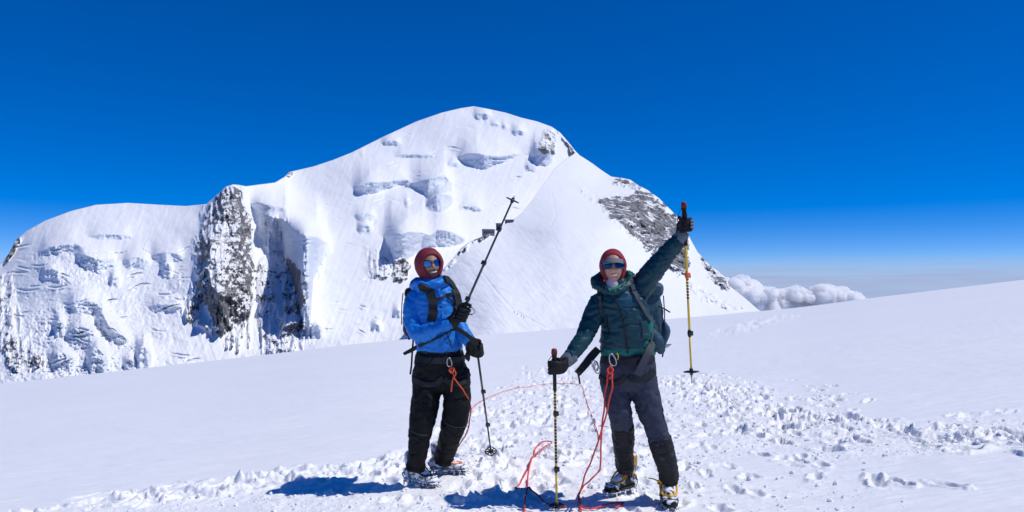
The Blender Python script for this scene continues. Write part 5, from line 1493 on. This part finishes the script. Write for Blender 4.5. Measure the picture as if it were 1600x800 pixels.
# ================================================================== huts, far climbers, clouds
M_HUTW = cloth('hut_metal_wall', (0.20, 0.21, 0.22), 0.5, 0.2, 0.5, 0)
M_HUTR = cloth('hut_roof', (0.10, 0.10, 0.11), 0.5, 0.3, 0.5, 0)
M_HUTD = cloth('hut_window', (0.02, 0.022, 0.026), 0.3, 0.1, 1, 0)
def hut(name, label, px, py, w, d, h, yaw, roofh, nwin):
    c = ridge_pt(px, py)
    root = empty(name, c); tag(root, label, 'hut')
    R = Matrix.Rotation(math.radians(yaw), 4, 'Z'); T = Matrix.Translation(c) @ R
    g = Geo(); g.box((0, 0, h/2-6), (w, d, h+12), None, 0.15); g.xform(T).build('wall', M_HUTW, root, smooth=False)
    ov = 0.5
    V = [(-w/2-ov, -d/2-ov, h), (w/2+ov, -d/2-ov, h), (w/2+ov, d/2+ov, h), (-w/2-ov, d/2+ov, h), (-w/2-ov, 0, h+roofh), (w/2+ov, 0, h+roofh)]
    g = Geo().add(V, [[0, 1, 5, 4], [2, 3, 4, 5], [1, 2, 5], [3, 0, 4], [3, 2, 1, 0]]); g.xform(T).build('roof', M_HUTR, root, smooth=False)
    for i in range(nwin):
        x = -w/2+w*(i+0.5)/nwin
        g = Geo(); g.box((x, -d/2-0.04, h*0.6), (w/nwin*0.45, 0.12, h*0.3)); g.xform(T).build('window', M_HUTD, root, smooth=False)
    g = Geo(); g.box((w/2+0.05, 0, h*0.4), (0.12, 1.2, h*0.75)); g.xform(T).build('door', M_HUTD, root, smooth=False)
hut('mountain_hut', 'largest grey refuge hut on the rocky notch of the snow ridge', 763, 368, 15, 9, 6.0, 12, 2.4, 5)
hut('mountain_hut', 'small dark hut just above the large refuge on the snow ridge', 779, 356, 7, 6, 5.0, 0, 1.6, 2)
hut('mountain_hut', 'low grey hut set highest on the snow ridge shoulder', 796, 349.5, 12, 7, 4.8, -8, 1.2, 3)

def far_person(px, py, seed, label, group):
    r = random.Random(seed); c = ridge_pt(px, py); c.z -= 0.1
    root = empty('person', c); tag(root, label, 'person', group)
    s = Geo()
    P = lambda x, y, z: c+Vector((x, y, z))
    st = r.uniform(.12, .28)
    s.tube([P(0, 0, .85), P(.05, -.05, .5), P(st, -.08, 0)], [.11, .08, .06], seg=8, sub=2); s.tube([P(0, 0, .85), P(-.06, 0, .5), P(-st, .05, 0)], [.11, .08, .06], seg=8, sub=2)
    s.tube([P(0, 0, .8), P(0.02, 0, 1.1), P(0.04, -.02, 1.42)], [(.17, .12), (.19, .14), (.19, .12)], seg=10, sub=2)
    s.tube([P(.2, 0, 1.38), P(.30, -.1, 1.1), P(.36, -.25, .95)], [.07, .055, .05], seg=8, sub=2); s.tube([P(-.16, 0, 1.38), P(-.27, -.05, 1.1), P(-.24, -.2, .95)], [.07, .055, .05], seg=8, sub=2)
    s.tube([P(.04, 0, 1.4), P(.05, 0, 1.52)], [.06, .06], seg=8, sub=1); s.ball(P(.05, -.02, 1.64), (.10, .11, .13), 10, 8)
    s.build('body', r.choice([M_BLACK, M_NAVY, M_GAITER]), root, remesh=0.05, iters=1)
    b = Geo(); b.box(P(.02, .2, 1.15), (.30, .2, .5), None, .05); b.build('rucksack', M_PACK, root)
for k, (x, y) in enumerate([(803.5, 489), (808.5, 492), (814.5, 495), (818.5, 497.5)]):
    far_person(x, y, k, ['uppermost tiny figure of the roped party on the smooth snow slope', 'second tiny figure down the roped party on the smooth snow slope', 'third tiny figure down the roped party on the smooth snow slope', 'lowest tiny figure of the roped party on the smooth snow slope'][k], 'roped party on the far slope')
far_person(866, 337, 9, 'lone tiny figure high on the snow ridge above the huts', None)

def cloud_mat():
    """thick vapour: even scattering inside the billowed hull"""
    m = bpy.data.materials.new('cloud'); m.use_nodes = True
    nt = m.node_tree; nt.nodes.clear()
    o = nt.nodes.new('ShaderNodeOutputMaterial'); v = nt.nodes.new('ShaderNodeVolumePrincipled')
    v.inputs['Color'].default_value = (0.999, 0.999, 0.999, 1); v.inputs['Density'].default_value = 0.05; v.inputs['Anisotropy'].default_value = 0.25
    nt.links.new(v.outputs[0], o.inputs['Volume'])
    return m
M_CLOUD = cloud_mat()
def cumulus(px0, px1, prof, Yc, seed, label):
    r = random.Random(seed); u = Yc/F; g = Geo()
    x = px0
    while x < px1:
        top = float(interp(prof, x)); base = 512.0
        # cauliflower: bigger puffs low, smaller towards the top
        R = r.uniform(7, 12)
        y = base
        while y > top+R*0.7:
            c = pt(x+r.uniform(-5, 5), y, Yc+r.uniform(-30, 30)*u); q = R*r.uniform(0.9, 1.35)*u
            g.ball(c, (q, q*1.3, q*0.9), 14, 10); y -= R*0.75
        for k in range(7):
            R2 = r.uniform(3.0, 6.5)
            c = pt(x+r.uniform(-9, 9), top+R2*0.9+r.uniform(0, 26)*r.random(), Yc-r.uniform(-5, 22)*u); q = R2*u
            g.ball(c, (q, q*1.1, q), 12, 8)
        x += r.uniform(5, 8)
    def dsp(co, no):
        P = co/u
        return u*(3.0*(0.5-np.abs(noise3(P/8., 3)))+2.0*(0.5-np.abs(noise3(P/3.6, 4)))+1.0*noise3(P/1.7, 5))
    o = g.build('cumulus_cloud', M_CLOUD, None, remesh=1.05*u, iters=1, disp=dsp)
    tag(o, label, 'cloud')
cumulus(1085, 1352, [(1080, 455), (1125, 440), (1145, 436), (1160, 431), (1172, 440), (1185, 449), (1200, 448), (1215, 453), (1230, 452), (1243, 444), (1256, 452), (1270, 453), (1285, 443), (1300, 449), (1315, 451), (1328, 459), (1342, 463), (1352, 472)], 9000.0, 5,
        'puffy white cumulus cloud bank beyond the right end of the ridge')
